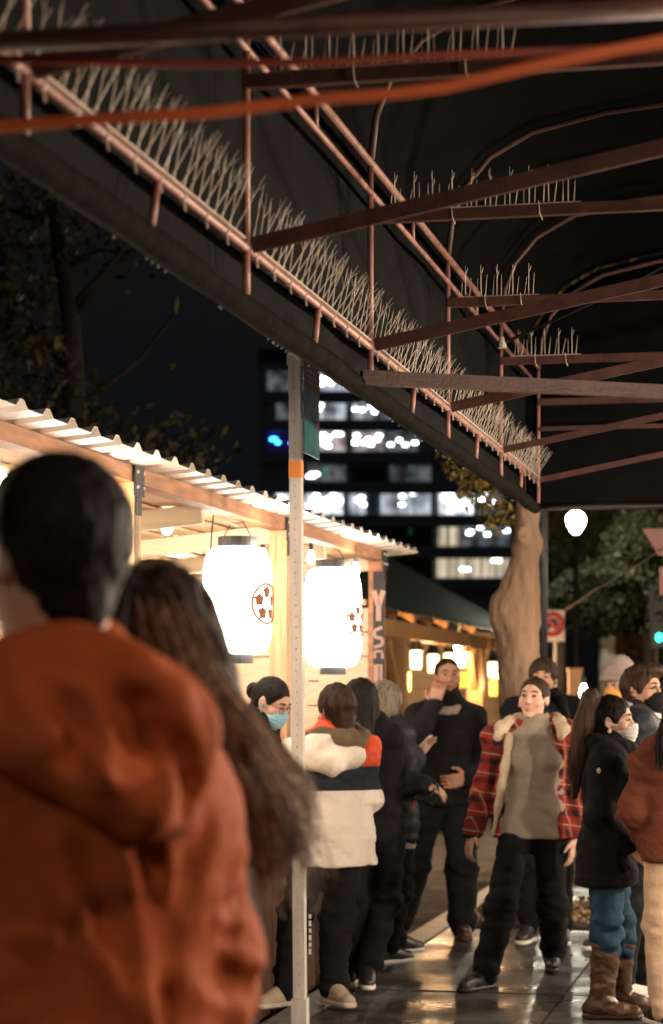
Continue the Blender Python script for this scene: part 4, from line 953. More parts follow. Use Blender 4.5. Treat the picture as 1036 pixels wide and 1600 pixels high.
    def hand(s, sd, q, d=None, n=None, curl=.5, spread=1.):
        J = s.J; w = J['wr'+q]; d = (w-J['el'+q]) if d is None else np.asarray(d, float); d = d/np.linalg.norm(d)
        n = s.R @ V3(1 if q == 'R' else -1, 0, 0) if n is None else np.asarray(n, float)
        n = n-d*np.dot(n, d); n /= np.linalg.norm(n); t = np.cross(d, n)*(1 if q == 'R' else -1); z = s.b*(1.08 if s.male else .97)
        if q == 'R': t = t
        kp = []
        sd.cone(w, w+d*.02*z, .026*z, .026*z, .012)
        for i, (o, L) in enumerate(((-.030, .062), (-.010, .076), (.011, .080), (.031, .072))):
            k0 = w+d*.088*z+t*o*z*(1+.15*(spread-1)); sd.cone(w+d*.018*z+t*o*.6*z, k0, .0145*z, .0118*z, .012)
            a = k0; dd = d+t*o*2.2*(spread-1+.25); dd /= np.linalg.norm(dd)
            for j, fr in enumerate((.45, .32, .23)):
                c = curl*(.55+.35*j)+.06*((i*7) % 3-1); m_ = dd*math.cos(c)+n*math.sin(c); e = a+m_*L*fr*z; sd.cone(a, e, (.0098-.0008*j)*z, (.0090-.0010*j)*z, .004); a = e; dd = m_
        a = w+d*.022*z+t*.026*z; e = a+(d*.55+t*.75+n*.25)*.046*z; sd.cone(a, e, .0155*z, .0115*z, .012); e2 = e+(d*.85+t*.3+n*.3)*.034*z; sd.cone(e, e2, .0112*z, .0085*z, .004)
    def body(s, arms=True):
        J = s.J; b = s.b; pts = [J[k] for k in J]; lo, hi = s.box(pts, .2); lo[2] = -.02; hi[2] = s.J['head'][2]+.16
        sd = SDF(lo, hi, s.vox); s.torso(sd, 0); hs = s.hs
        for q in 'LR':
            s.arm(sd, q); s.leg(sd, q); sd.cone(J['an'+q], J['toe'+q], .026*b, .016*b, .02)
            hd = s.hands.get(q, {}); s.hand(sd, q, **hd)
        h = s.hp; E_ = lambda c, r, k=.02, neg=False: sd.ell(h(*c), tuple(x*hs for x in r), k, s.Rh, neg)
        C_ = lambda a, c, ra, rb, k=.015, neg=False: sd.cone(h(*a), h(*c), ra*hs, rb*hs, k, neg=neg)
        nb = .056 if s.male else .046
        sd.cone(J['neck']-V3(0, 0, .02), h(0, .018, -.05), (nb+.008)*b, nb*b, .03)
        E_((0, .012, .028), (.076, .096, .088)); E_((0, -.022, -.042), (.059 if s.male else .055, .066, .066), .03); E_((0, -.066, -.097), (.022 if s.male else .017, .017, .016), .025)
        for q in (-1, 1):
            E_((q*.037, -.056, -.028), (.028, .025, .026), .02); C_((q*.012, -.080, .030), (q*.046, -.066, .030), .0105, .010, .012)
            E_((q*.031, -.095, .006), (.018, .016, .011), .012, True); E_((q*.012, -.094, -.031), (.009, .010, .008), .008)
            E_((q*.078, .008, -.006), (.010, .020, .032), .008); E_((q*.086, .002, -.004), (.006, .010, .018), .006, True)
        C_((0, -.084, .014), (0, -.105, -.024), .0085, .012, .012); E_((0, -.103, -.028), (.0115, .010, .010), .008)
        C_((-.018, -.080, -.057), (.018, -.080, -.057), .0055, .0055, .008); E_((0, -.089, -.056), (.016, .007, .006), .006); E_((0, -.088, -.069), (.017, .008, .007), .006)
        E_((0, -.098, -.0625), (.019, .006, .0022), .003, True)
        def tint(v):
            q = (v-J['head']) @ s.Rh/hs; c = np.ones((len(v), 3))
            f = lambda ctr, r: np.clip(1.6-1.1*np.sqrt((((q-np.array(ctr))/np.array(r))**2).sum(1)), 0, 1)[:, None]
            c = c*(1-f((0, -.088, -.063), (.025, .02, .0135))*np.array([.18, .5, .45]))
            for e in (-1, 1): c = c*(1-f((e*.042, -.07, -.03), (.03, .03, .022))*np.array([0., .14, .12]))
            return c
        o = s.emit(sd, 'body', s.skin, tint=tint); s.bodysd = sd
        return o
    def face(s, hair=H_BLK, eyes=True, brows=True):
        hs = s.hs
        for q in (-1, 1):
            if eyes:
                c = s.hp(q*.031, -.080, .006); mb = MB(); mb.ball((0, 0, 0), (1, 1, 1), 12)
                V = np.array(mb.v); V = V*np.array([.0128, .009, .0058])*hs; W = (V @ s.Rh.T)+c
                me = mesh_np('eye', W, mb.f, True); o = link('eye', me, m_eye, s.root)
                mb = MB(); mb.ball((0, 0, 0), (1, 1, 1), 10); V = np.array(mb.v)*np.array([.0062, .004, .0062])*hs; W = V @ s.Rh.T+s.hp(q*.031, -.0868, .0062); link('iris', mesh_np('iris', W, mb.f, True), m_iris, o)
                mb = MB(); mb.tube([s.hp(q*x, y, z) for x, y, z in ((.015, -.086, .008), (.024, -.0905, .0135), (.034, -.0905, .014), (.046, -.083, .008))], [.001, .0017, .0018, .001], 5)
                link('eyelash', mesh_np('eyelash', mb.v, mb.f), hair, s.root)
            if brows:
                mb = MB(); mb.tube([s.hp(q*x, y, z) for x, y, z in ((.013, -.0925, .029), (.026, -.0925, .034), (.040, -.085, .035), (.052, -.073, .029))], [.0025, .004, .0036, .0015], 6)
                link('eyebrow', mesh_np('eyebrow', mb.v, mb.f), hair, s.root)
    def hairsd(s, m=.2, h=None): return SDF(s.J['head']-m, s.J['head']+m, h or min(s.vox, .007))
    def hairdisp(s, amp=.006, sx=55, seed=1): return lambda v: amp*vnoise(((v-s.J['head']) @ s.Rh)*np.array([sx, sx, sx*.14]), seed)+amp*.6*vnoise(((v-s.J['head']) @ s.Rh)*np.array([sx*2.1, sx*2.1, sx*.25]), seed+3)
    def cap(s, sd, g=.0, hairline=.066, nape=-.075, side=-.03):
        """scalp hair cut away from the face"""
        hs = s.hs; h = s.hp
        sd.ell(h(0, .016, .033), tuple((x+g)*hs for x in (.083, .102, .092)), .02, s.Rh); sd.cone(h(0, .05, .0), h(0, .055, nape), (.066+g)*hs, (.050+g*.6)*hs, .03)
        sd.ell(h(0, -.085, hairline-.10), (.070*hs, .080*hs, .098*hs), .012, s.Rh, True); sd.ell(h(0, -.03, -.10+side), (.12*hs, .062*hs, .085*hs), .012, s.Rh, True)
    def strands(s, name, guides, n, spread, r0, mat, parent=None, seed=3, taper=.3, jitter=.01, ns=14):
        """many thin locks following guide curves (given in local metres)"""
        r = np.random.default_rng(seed); mb_v = []; mb_f = []; G = [np.array(g, float) for g in guides]
        for i in range(n):
            a, b = r.integers(0, len(G)-1) if len(G) > 1 else 0, 0
            t = r.random(); g0 = G[a]; g1 = G[min(a+1, len(G)-1)]
            tt = np.linspace(0, 1, ns)
            def samp(g): 
                x = np.linspace(0, 1, len(g)); return np.stack([np.interp(tt, x, g[:, k]) for k in range(3)], 1)
            p = samp(g0)*(1-t)+samp(g1)*t
            p = np.vstack([p[:1], (p[:-2]+2*p[1:-1]+p[2:])/4, p[-1:]])
            off = r.normal(size=3)*spread; p = p+off*(.35+.65*tt[:, None]); ph = r.random(3)*9; w = r.normal(size=3)*jitter
            p = p+np.sin(tt[:, None]*r.uniform(3, 8)+ph)*w*tt[:, None]
            L = r.uniform(.72, 1.0); p = p[0]+(p-p[0])*1.0; m_ = max(4, int(ns*L)); p = p[:m_]
            mb = MB(); mb.tube(list(p), list(np.linspace(r0, r0*taper, m_)*r.uniform(.6, 1.3)), 4, cap=False)
            o = sum(len(x) for x in mb_v); mb_v.append(np.array(mb.v)); mb_f.append(np.array(mb.f)+o)
        me = mesh_np(name, np.concatenate(mb_v), np.concatenate(mb_f), True); return link(name, me, mat, parent or s.root)
    def locks(s, mat, zend, n=260, a0=-115, a1=115, out=.0, back=.0, seed=2, r=.0022):
        hs = s.hs; G = []
        for a in np.linspace(a0, a1, 13):
            x, y = math.sin(a*D2R), math.cos(a*D2R)
            G.append([s.hp(x*.012, .03+y*.01, .128), s.hp(x*.062, .02+y*.07, .108), s.hp(x*.091, .018+y*.108, .03), s.hp(x*(.095+out), .02+y*(.112+out+back*.4), .03+(zend-.03)*.5), s.hp(x*(.088+out), .02+y*(.105+out+back), zend)])
        s.strands('hair_lock', G, n, .0035, r, mat, seed=seed, jitter=.006, ns=12)
    def mask(s, mat, loops=True, loopmat=None):
        hs = s.hs; sd = SDF(s.J['head']-.17, s.J['head']+.17, .006); h = s.hp
        sd.ell(h(0, -.060, -.056), (.062*hs, .062*hs, .058*hs), .01, s.Rh); sd.cone(h(0, -.104, -.022), h(0, -.075, -.10), .018*hs, .022*hs, .03)
        sd.cut(h(0, -.03, 0), s.Rh @ V3(0, 1, -.05), .004); sd.cut(h(0, -.1, -.012), s.Rh @ V3(0, .35, 1), .004)
        o = s.emit(sd, 'mask', mat, disp=lambda v: .0018*np.sin(((v-s.J['head']) @ s.Rh)[:, 2]*330))
        if loops and o:
            mb = MB()
            for q in (-1, 1):
                for z in (-.022, -.082): mb.tube([h(q*.056, -.045, z), h(q*.077, -.012, z*.7), h(q*.088, .018, -.010+.0*z)], .0022, 5)
            link('ear_loop', mesh_np('ear_loop', mb.v, mb.f), loopmat or mat, o)['kind'] = 'stuff'
        return o
    def glasses(s, mat=None):
        mb = MB(); h = s.hp
        for q in (-1, 1):
            mb.tube([h(q*.033+.022*math.cos(a), -.101+.010*abs(math.cos(a)), .002+.019*math.sin(a)) for a in np.linspace(0, 2*PI, 17)], .0017, 5, cap=False)
            mb.tube([h(q*.054, -.092, .008), h(q*.08, .0, .008)], .0015, 5)
        mb.tube([h(-.011, -.105, .006), h(.011, -.105, .006)], .0015, 5)
        link('glasses', mesh_np('glasses', mb.v, mb.f), mat or m_black, s.root)
    def shoes(s, mat, sole=m_sole_w, h=.0, boot=0., bw=1.):
        for q in 'LR':
            a, t = s.J['an'+q].copy(), s.J['toe'+q].copy(); d = t-a; d[2] = 0; d /= np.linalg.norm(d); b = s.b
            fl = max(a[2]-.075*b, .0); up_ = t[2]-a[2]+.02
            heel = a-d*.045; heel[2] = fl+.035; tip = a+d*.165*b; tip[2] = fl+.030+max(0, up_)
            sd = SDF(np.minimum(heel, tip)-.12-V3(0, 0, .0), np.maximum(np.maximum(heel, tip), a+V3(0, 0, boot))+.12, .007)
            sd.cone(heel+V3(0, 0, .008), tip, .040*b*bw, .036*b*bw, .02); sd.cone(a+V3(0, 0, .01), a+d*.09+V3(0, 0, -.022), .046*b*bw, .038*b*bw, .03); sd.cone(a+V3(0, 0, .02), heel+V3(0, 0, .02), .042*b, .038*b, .02)
            if boot: sd.cone(a, a+(s.J['kn'+q]-a)*boot/.36, .050*b*bw, .064*b*bw, .03); tp = a+(s.J['kn'+q]-a)*boot/.36; sd.cut(tp, s.J['kn'+q]-a, .004)
            sd.cut(V3(0, 0, fl+.020), V3(0, 0, -1), .004)
            o = s.emit(sd, 'boot' if boot else 'shoe', mat, disp=(lambda v: .006*vnoise(v*np.array([20, 20, 34]), 5)+.003*vnoise(v*np.array([40, 40, 70]), 6)) if boot else None)
            sd = SDF(np.minimum(heel, tip)-.1, np.maximum(heel, tip)+.1, .006); sd.cone(V3(*heel[:2], fl+.014), V3(*tip[:2], fl+.014+max(0, up_)*.8), .045*b*bw, .042*b*bw, .01, np.eye(3), (1, 1, 1))
            sd.cut(V3(0, 0, fl+.026), V3(0, 0, 1), .004); sd.cut(V3(0, 0, fl+.001), V3(0, 0, -1), .003); s.emit(sd, 'sole', sole, o)
    def trousers(s, mat, r=(.10, .075, .062), end=.98, g=.016, zt=.535, h=None, name='trousers', amp=.009):
        J = s.J; lo, hi = s.box([J[k] for k in ('pel', 'hipL', 'hipR', 'knL', 'knR', 'anL', 'anR', 'waist')], .22); lo[2] = -.01
        sd = SDF(lo, hi, h or s.vox*1.25); s.torso(sd, g, .04); sd.cut(V3(0, 0, zt*s.H), V3(0, 0, 1), .01)
        for q in 'LR': s.leg(sd, q, r, .035, end)
        def disp(v):
            w = vnoise(v*np.array([9, 9, 17]), 2)+.6*vnoise(v*np.array([16, 16, 34]), 6); kz = J['knL'][2]; am = amp*(.6+1.1*np.exp(-((v[:, 2]-kz)/.12)**2)+1.3*np.exp(-((v[:, 2]-.12)/.09)**2)); return w*am
        return s.emit(sd, name, mat, disp=disp)
    def jacket(s, mat, g=.03, hem=.47, sl=(.066, .056, .044), name='jacket', end=.97, collar=0., amp=.010, extra=None, k=.045, arms='LR', h=None, puff=0, seed=1, flare=0., parent=None, vneck=False):
        J = s.J; lo, hi = s.box([J[q] for q in ('pel', 'waist', 'chest', 'neck', 'shL', 'shR', 'elL', 'elR', 'wrL', 'wrR')], .2); lo[2] = min(lo[2], hem*s.H-.06); hi[2] = J['head'][2]+.05
        sd = SDF(lo, hi, h or s.vox*1.3); s.torso(sd, g, k)
        if hem < .5: c = J['pel'].copy(); c2 = c.copy(); c2[2] = hem*s.H-.05; sd.cone(c, c2, .160*s.b+g, .160*s.b+g+flare, k, s.R, s.sq)
        for q in arms: s.arm(sd, q, sl, .04, end)
        if collar: sd.cone(J['neck']-V3(0, 0, .01), J['neck']+(J['head']-J['neck'])*.38, .074*s.b+g*.6, (.062+collar)*s.b, .03); sd.cone(J['neck']+(J['head']-J['neck'])*.30, J['neck']+(J['head']-J['neck'])*.75, .052*s.b+collar*.5, .056*s.b+collar*.6, .005, neg=True)
        if extra: extra(sd)
        sd.cut(V3(0, 0, hem*s.H), V3(0, 0, -1), .012)
        def disp(v):
            w = vnoise(v*np.array([8, 8, 13]), seed)+.55*vnoise(v*np.array([15, 15, 26]), seed+4)+.3*vnoise(v*45, seed+7)
            am = np.full(len(v), amp)
            for q in 'LR':
                for jn, rr in (('el'+q, .10), ('sh'+q, .08)): am = am+amp*.8*np.exp(-(((v-J[jn])**2).sum(1))/rr**2)
            o = w*am
            if puff: o = o+puff*(np.abs(np.sin(v[:, 2]*PI/.085+.5*vnoise(v*6, 2)))-.5)
            return o
        o = s.emit(sd, name, mat, parent, disp=disp); s.jsd = sd; return o
    def roll(s, pts, r, mat, name, parent=None, h=.008, k=.02, sq=None, amp=.004, extra=None):
        P = np.array(pts); rr = r if hasattr(r, '__len__') else [r]*len(P); sd = SDF(P.min(0)-max(rr)-.05, P.max(0)+max(rr)+.05, h)
        for i in range(len(P)-1): sd.cone(P[i], P[i+1], rr[i], rr[i+1], k)
        if extra: extra(sd)
        return s.emit(sd, name, mat, parent, disp=lambda v: amp*vnoise(v*24, 3))
    def ring(s, c, rx, ry, z0=0, tilt=0, n=14, a0=0, a1=2*PI):
        return [c+s.R @ V3(rx*math.sin(a), -ry*math.cos(a), z0+tilt*math.cos(a)) for a in np.linspace(a0, a1, n)]
# ------------------------------------------------------------------ the crowd, far to near
QUEUE = 'people queueing at the stall'
# vendor leaning over the counter
p = Person(405, 10.75, 1.60, 62, 'person behind the stall counter wearing blue mask and glasses, hair in a bun', head_yaw=62, pitch=30, px_ov={
    'pel': (330, 1290, .05), 'waist': (345, 1235, .02), 'chest': (385, 1175, 0), 'neck': (402, 1132, -.02), 'head': (424, 1096, -.06), 'shR': (392, 1142, -.13), 'shL': (410, 1140, .13),
    'elR': (405, 1195, -.2), 'wrR': (446, 1190, -.2), 'elL': (440, 1200, .12), 'wrL': (470, 1190, .0), 'hipR': (330, 1300, -.08), 'hipL': (330, 1300, .08), 'knR': (325, 1440, -.08), 'knL': (325, 1440, .08), 'anR': (318, 1550, -.08), 'anL': (318, 1550, .1)}, vox=.007)
p.hands = {'R': dict(d=(1, 0, -.2), n=(0, 0, -1), curl=.5), 'L': dict(d=(1, -.2, -.3), n=(0, 0, -1), curl=.5)}
p.body(); p.face(H_BLK); p.trousers(m_pants); p.jacket(m_blackf, .026, .50, collar=.016); p.mask(m_maskb); p.glasses()
sd = p.hairsd(.22); p.cap(sd, .0, .072, -.05); sd.ell(p.hp(0, .118, .005), (.036, .034, .036), .012); sd.ell(p.hp(0, .12, -.02), (.03, .028, .03), .01); p.emit(sd, 'hair', H_BLK, disp=p.hairdisp(.004))
mb = MB(); mb.tube([p.px(417, 1140, -.12), p.px(425, 1160, -.15), p.px(432, 1180, -.17)], .004, 5); link('lanyard', mesh_np('lanyard', mb.v, mb.f), m_maskw, p.root)

# man in black with a hand at his mouth
p = Person(692, 13.6, 1.745, 5, 'person in black fleece holding a hand over the mouth, facing the camera', male=True, head_yaw=8, pitch=-4, skin=SK_D, px_ov={
    'shR': (654, 1122, .0), 'elR': (644, 1162, -.26), 'wrR': (679, 1102, -.20), 'shL': (738, 1124, 0), 'elL': (757, 1200, .04), 'wrL': (732, 1216, -.16), 'head': (699, 1058, 0), 'neck': (695, 1105, 0),
    'anR': (624, 1438, .12), 'anL': (722, 1446, -.05), 'knR': (648, 1350, .0), 'knL': (722, 1352, -.03), 'toeR': (614, 1445, -.02), 'toeL': (728, 1456, -.2)}, vox=.0075)
p.hands = {'R': dict(d=(.22, .12, .95), n=(.25, .95, -.1), curl=.75), 'L': dict(d=(-.8, -.25, -.15), n=(0, 1, .1), curl=.8)}
p.body(); p.face(H_BLK); p.trousers(m_pants, (.115, .095, .085)); p.jacket(m_blackf, .036, .475, (.078, .066, .052), collar=.02, amp=.008, seed=3)
p.roll(p.ring(p.J['neck'], .105, .10, .02, -.045, 16), .028, m_taupe, 'fur_collar', amp=.008)
sd = p.hairsd(); p.cap(sd, -.004, .078, -.045); p.emit(sd, 'hair', H_BLK, disp=p.hairdisp(.003, 90)); p.shoes(m_boot_d, m_boot_d)
sd = p.hairsd(); h = p.hp
for q in (-1, 1): sd.cone(h(q*.062, -.03, -.05), h(q*.03, -.068, -.095), .012, .016, .02)
sd.cone(h(-.03, -.07, -.1), h(.03, -.07, -.1), .016, .016, .02); p.emit(sd, 'beard', H_BLK, disp=p.hairdisp(.003, 80))

# person just behind the plaid shirt
p = Person(851, 13.3, 1.74, -10, 'person in dark jacket half hidden behind the person in plaid', male=True, head_yaw=-12, skin=SK_M, px_ov={'head': (848, 1060, 0)}, vox=.010)
p.body(); p.face(H_BRN); p.trousers(m_pants); p.jacket(m_blackj, .04, .47, (.075, .065, .05), collar=.02); sd = p.hairsd(); p.cap(sd, .006, .045); p.emit(sd, 'hair', H_BRN, disp=p.hairdisp(.005)); p.shoes(m_shoe_b)
# beanie
p = Person(972, 12.9, 1.71, -48, 'person in dusty knit beanie and mustard mask among the crowd', male=True, head_yaw=-48, pitch=12, skin=SK_M, px_ov={'head': (968, 1068, 0)}, vox=.010)
p.body(); p.face(H_BRN); p.trousers(m_pants); p.jacket(m_blackj, .04, .47, (.075, .065, .05), collar=.02); p.mask(m_masky, loopmat=m_maskk); p.shoes(m_shoe_b)
sd = p.hairsd(.2); hs = p.hs; sd.ell(p.hp(0, .014, .05), (.09*hs, .107*hs, .098*hs), .02, p.Rh); sd.cone(p.hp(0, .03, .1), p.hp(0, .03, .115), .06, .045, .05); sd.cut(p.hp(0, 0, .028), p.Rh @ V3(0, .12, -1), .005)
p.emit(sd, 'beanie', m_beanie, disp=lambda v: .005*np.sin(np.arctan2(*((v-p.J['head']) @ p.Rh)[:, :2].T)*30))
p.roll([p.hp(.089*math.sin(a), .012-.106*math.cos(a), .040-.012*math.cos(a)*-1) for a in np.linspace(0, 2*PI, 20)], .017, m_beanie, 'beanie_cuff', amp=.005)
# man in black mask at the right
p = Person(1003, 10.95, 1.685, 78, 'person with black mask and glasses in navy jacket facing right', male=True, head_yaw=52, skin=SK_M, px_ov={'head': (1004, 1078, 0), 'anR': (968, 1548, -.1), 'anL': (1010, 1550, .1), 'knR': (985, 1420, -.1)}, vox=.0075)
p.body(); p.face(H_BRN); p.trousers(m_pants2); p.jacket(m_navy, .034, .46, (.075, .066, .052), seed=8); p.mask(m_maskk); p.glasses()
p.roll(p.ring(p.J['neck'], .085, .085, .03, -.03, 16), .022, m_lightcollar, 'shirt_collar', amp=.003)
sd = p.hairsd(); p.cap(sd, .004, .070, -.05); sd.ell(p.hp(0, -.04, .1), (.07, .07, .035), .03, p.Rh); p.emit(sd, 'hair', H_BRN, disp=p.hairdisp(.007)); p.shoes(m_shoe_w)
mb = MB(); mb.ball(p.hp(.055, -.088, -.06), .008, 8); link('mask_badge', mesh_np('mask_badge', mb.v, mb.f, True), m_pink, p.root)

# ash blonde bob in a navy puffer
p = Person(607, 12.0, 1.59, 128, 'person with ash blonde bob in navy puffer jacket holding a dark loop', head_yaw=150, pitch=4, group=QUEUE, px_ov={
    'head': (602, 1100, 0), 'shR': (622, 1150, -.08), 'elR': (632, 1224, -.15), 'wrR': (662, 1227, -.16), 'elL': (630, 1205, .12), 'wrL': (652, 1184, .1), 'anR': (603, 1486, -.06), 'anL': (620, 1470, .1)}, vox=.0075)
p.hands = {'R': dict(d=(.9, -.2, -.3), n=(0, .3, -1), curl=.7), 'L': dict(d=(.55, .1, .75), n=(.4, -.5, -.4), curl=.25)}
p.body(); p.trousers(m_pants); p.jacket(m_navy, .044, .455, (.078, .07, .056), collar=.025, puff=.007, amp=.005)
sd = SDF(p.J['pel']-V3(.35, .35, .30), p.J['pel']+V3(.35, .35, .1), .012); c = p.J['pel']; sd.cone(c, c-V3(0, 0, .17), .165, .185, .02, p.R, p.sq); sd.cut(c-V3(0, 0, .16), V3(0, 0, -1)); p.emit(sd, 'skirt', m_grayskirt)
sd = p.hairsd(.26); p.cap(sd, .014, .04, -.09); hs = p.hs; sd.ell(p.hp(0, .035, -.03), (.098*hs, .098*hs, .105*hs), .04, p.Rh); sd.ell(p.hp(0, -.085, -.04), (.062, .062, .12), .012, p.Rh, True); sd.cut(p.hp(0, 0, -.125), p.Rh @ V3(0, 0, -1), .02)
p.emit(sd, 'hair', H_GRY, disp=p.hairdisp(.007, 60)); p.locks(H_GRY, -.13, 320, out=.006); p.shoes(m_shoe_b)
mb = MB(); mb.tube([p.px(664+a, 1226+b, -.2) for a, b in ((0, 0), (10, -8), (20, 0), (22, 18), (12, 32), (0, 24), (-12, 16))], .008, 7); mb.tube([p.px(655+a, 1236+b, -.2) for a, b in ((-8, 10), (4, 14), (18, 8), (24, -4))], .009, 7)
link('held_loop', mesh_np('held_loop', mb.v, mb.f, True), m_black, p.root)
mb = MB(); mb.box(p.px(646, 1258, -.14), V3(.008, 0, 0), V3(0, .004, 0), V3(0, 0, .045)); link('pink_tag', mesh_np('pink_tag', mb.v, mb.f), M('magenta tag', (.7, .05, .2), .5), p.root)

# woman with dark hair in a black coat
p = Person(578, 11.25, 1.615, 190, 'person with long black hair in black jacket queueing behind the colour blocked jacket', head_yaw=200, group=QUEUE, px_ov={
    'head': (562, 1098, 0), 'elR': (612, 1215, .05), 'wrR': (604, 1240, .25), 'anR': (573, 1518, -.05), 'anL': (545, 1518, .1), 'shR': (606, 1160, 0), 'toeR': (574, 1532, -.14), 'toeL': (548, 1520, .2)}, vox=.009)
p.body(); p.trousers(m_pants, (.11, .08, .066)); p.jacket(m_blackj, .034, .47, (.072, .062, .048), collar=.016, seed=5); p.shoes(m_shoe_b)
sd = p.hairsd(.32); p.cap(sd, .01, .045, -.1); sd.cone(p.hp(0, .055, -.05), p.hp(.02, .085, -.27), .085, .075, .04); p.emit(sd, 'hair', H_BLK, disp=p.hairdisp(.007, 45)); p.locks(H_BLK, -.30, 300, out=.004, back=-.01)

# girl in colour blocked jacket, back to the camera
m_block = zbands('colour blocked shell', [(0, (.84, .77, .68)), (1.052, (.025, .03, .042)), (1.165, (.66, .095, .04))])
p = Person(519, 10.62, 1.59, 196, 'person in white, navy and red colour blocked jacket with olive hood, back to the camera', head_yaw=212, pitch=6, group=QUEUE, px_ov={
    'head': (524, 1108, 0), 'neck': (522, 1150, 0), 'shL': (470, 1180, .05), 'shR': (568, 1178, 0), 'elL': (452, 1238, .12), 'wrL': (462, 1195, .32), 'elR': (576, 1245, .05), 'wrR': (556, 1255, .26), 'anL': (447, 1548, -.02), 'toeL': (420, 1560, -.10),
    'anR': (520, 1545, -.05), 'toeR': (540, 1556, -.16), 'knL': (462, 1430, .02), 'knR': (527, 1430, 0), 'hipL': (490, 1320, 0), 'hipR': (545, 1320, 0), 'pel': (520, 1300, 0), 'waist': (521, 1260, 0), 'chest': (521, 1205, 0)}, vox=.007)
p.hands = {'L': dict(d=(-.2, .8, -.2), n=(0, 0, -1), curl=.4)}
p.body(); p.trousers(m_pants2, (.100, .086, .072), amp=.009)
p.jacket(m_block, .050, .432, (.075, .070, .058), amp=.010, seed=11, flare=.035)
m_white = fabric('off white hood shell', (.82, .75, .65))
def hoodx(sd):
    for x in (-.4, -.15, .15, .4): pass
q = p.px
p.roll([q(452, 1165, -.03), q(480, 1185, -.13), q(520, 1192, -.17), q(552, 1180, -.13), q(560, 1160, -.06)], [.04, .045, .05, .045, .035], m_white, 'white_hood', amp=.007, k=.06,
       extra=lambda sd: (sd.ell(q(512, 1168, -.10), (.14, .08, .085), .05),))
p.roll([q(478, 1150, -.06), q(500, 1148, -.10), q(530, 1160, -.14), q(556, 1165, -.12), q(565, 1150, -.04), q(552, 1135, .05)], [.022, .028, .036, .038, .034, .028], m_olive, 'olive_hood', amp=.006, k=.04,
       extra=lambda sd: (sd.cone(q(548, 1150, -.12), q(540, 1180, -.16), .035, .022, .04), sd.cone(q(515, 1148, -.1), q(545, 1150, -.1), .03, .035, .04)))
p.roll([q(470, 1157, -.05), q(488, 1152, -.1), q(498, 1156, -.1)], .016, fabric('navy collar', (.05, .05, .12)), 'navy_collar')
sd = p.hairsd(.30); p.cap(sd, .008, .045, -.075); sd.ell(p.hp(0, .115, -.06), (.035, .03, .035), .02); sd.cone(p.hp(0, .11, -.06), p.hp(.025, .135, -.20), .030, .022, .03); sd.cone(p.hp(.0, .11, -.08), p.hp(-.01, .125, -.17), .026, .016, .02)
p.emit(sd, 'hair', H_BRN, disp=p.hairdisp(.006, 60)); p.locks(H_BRN, -.085, 300, -100, 100, out=-.012, back=.02); p.face(H_BRN); p.mask(m_maskk); p.shoes(m_shoe_t, M('pale rubber', (.66, .60, .52), .6))
# small pale print running down the trouser side
mb = MB(); 
for k in range(6): mb.box(q(484.5, 1432+k*11, -.105), V3(.006, 0, 0), V3(0, .004, 0), V3(0, 0, .010+.003*(k % 2)))
link('trouser_print', mesh_np('trouser_print', mb.v, mb.f), m_maskw, p.root)

# woman in open plaid shirt walking towards the camera
p = Person(826, 11.6, 1.665, -4, 'person in open red plaid shirt jacket and taupe turtleneck walking towards the camera', head_yaw=-24, pitch=-6, roll=3, px_ov={
    'head': (834, 1092, -.02), 'neck': (836, 1143, 0), 'shR': (778, 1158, 0), 'shL': (884, 1152, 0), 'elR': (756, 1240, .04), 'wrR': (738, 1300, -.06), 'elL': (903, 1238, .05), 'wrL': (895, 1312, -.02),
    'chest': (834, 1185, 0), 'waist': (830, 1235, 0), 'pel': (830, 1282, 0), 'hipR': (806, 1296, 0), 'hipL': (856, 1296, 0), 'knR': (784, 1416, -.30), 'knL': (864, 1420, -.02), 'anR': (757, 1524, -.38), 'anL': (864, 1492, .34), 'toeR': (732, 1526, -.48), 'toeL': (863, 1513, .22)}, vox=.0065)
p.hands = {'R': dict(d=(-.22, -.1, -1), n=(.8, .3, -.1), curl=.45), 'L': dict(d=(-.1, -.1, -1), n=(-.8, .3, 0), curl=.5)}
p.body(); p.face(H_BRN); p.trousers(m_pants, (.086, .080, .072), amp=.008)
p.jacket(m_taupe, .021, .455, (.05, .04, .03), name='turtleneck', collar=.016, amp=.007, seed=4, flare=.015, extra=lambda sd: (sd.cone(p.J['chest']+V3(0, -.02, -.02), p.J['pel']+V3(0, -.01, -.25), .148, .172, .06, p.R, p.sq),))
q = p.px
def opening(sd):
    sd.cone(q(840, 1110, -.24), q(829, 1190, -.27), .17, .225, .012, neg=True); sd.cone(q(829, 1190, -.27), q(824, 1340, -.30), .225, .27, .012, neg=True)
    sd.cone(q(845, 1090, -.1), q(840, 1135, -.12), .09, .09, .01, neg=True)
p.jacket(m_plaid, .040, .455, (.074, .066, .058), name='plaid_shirt', amp=.008, extra=opening, seed=6, flare=.03)
def opening2(sd): opening(sd)
p.roll([q(814, 1120, .05), q(798, 1128, -.02), q(784, 1138, -.06), q(778, 1152, -.09)], [.026, .034, .036, .026], m_sherpa, 'sherpa_collar', amp=.006)
p.roll([q(866, 1120, .03), q(874, 1128, -.05), q(880, 1140, -.10), q(876, 1152, -.12)], [.03, .036, .034, .02], m_sherpa, 'sherpa_collar', amp=.006)
p.roll([q(796, 1150, -.11), q(789, 1200, -.13), q(779, 1255, -.13), q(770, 1305, -.12)], [.02, .024, .018, .009], m_sherpa, 'sherpa_lining', amp=.004)
p.roll([q(806, 1118, .10), q(790, 1126, .04), q(780, 1140, -.0)], [.03, .026, .02], m_blackj, 'jacket_hood'); p.roll([q(858, 1084, .10), q(876, 1098, .06), q(884, 1118, .03)], [.03, .03, .022], m_blackj, 'jacket_hood')
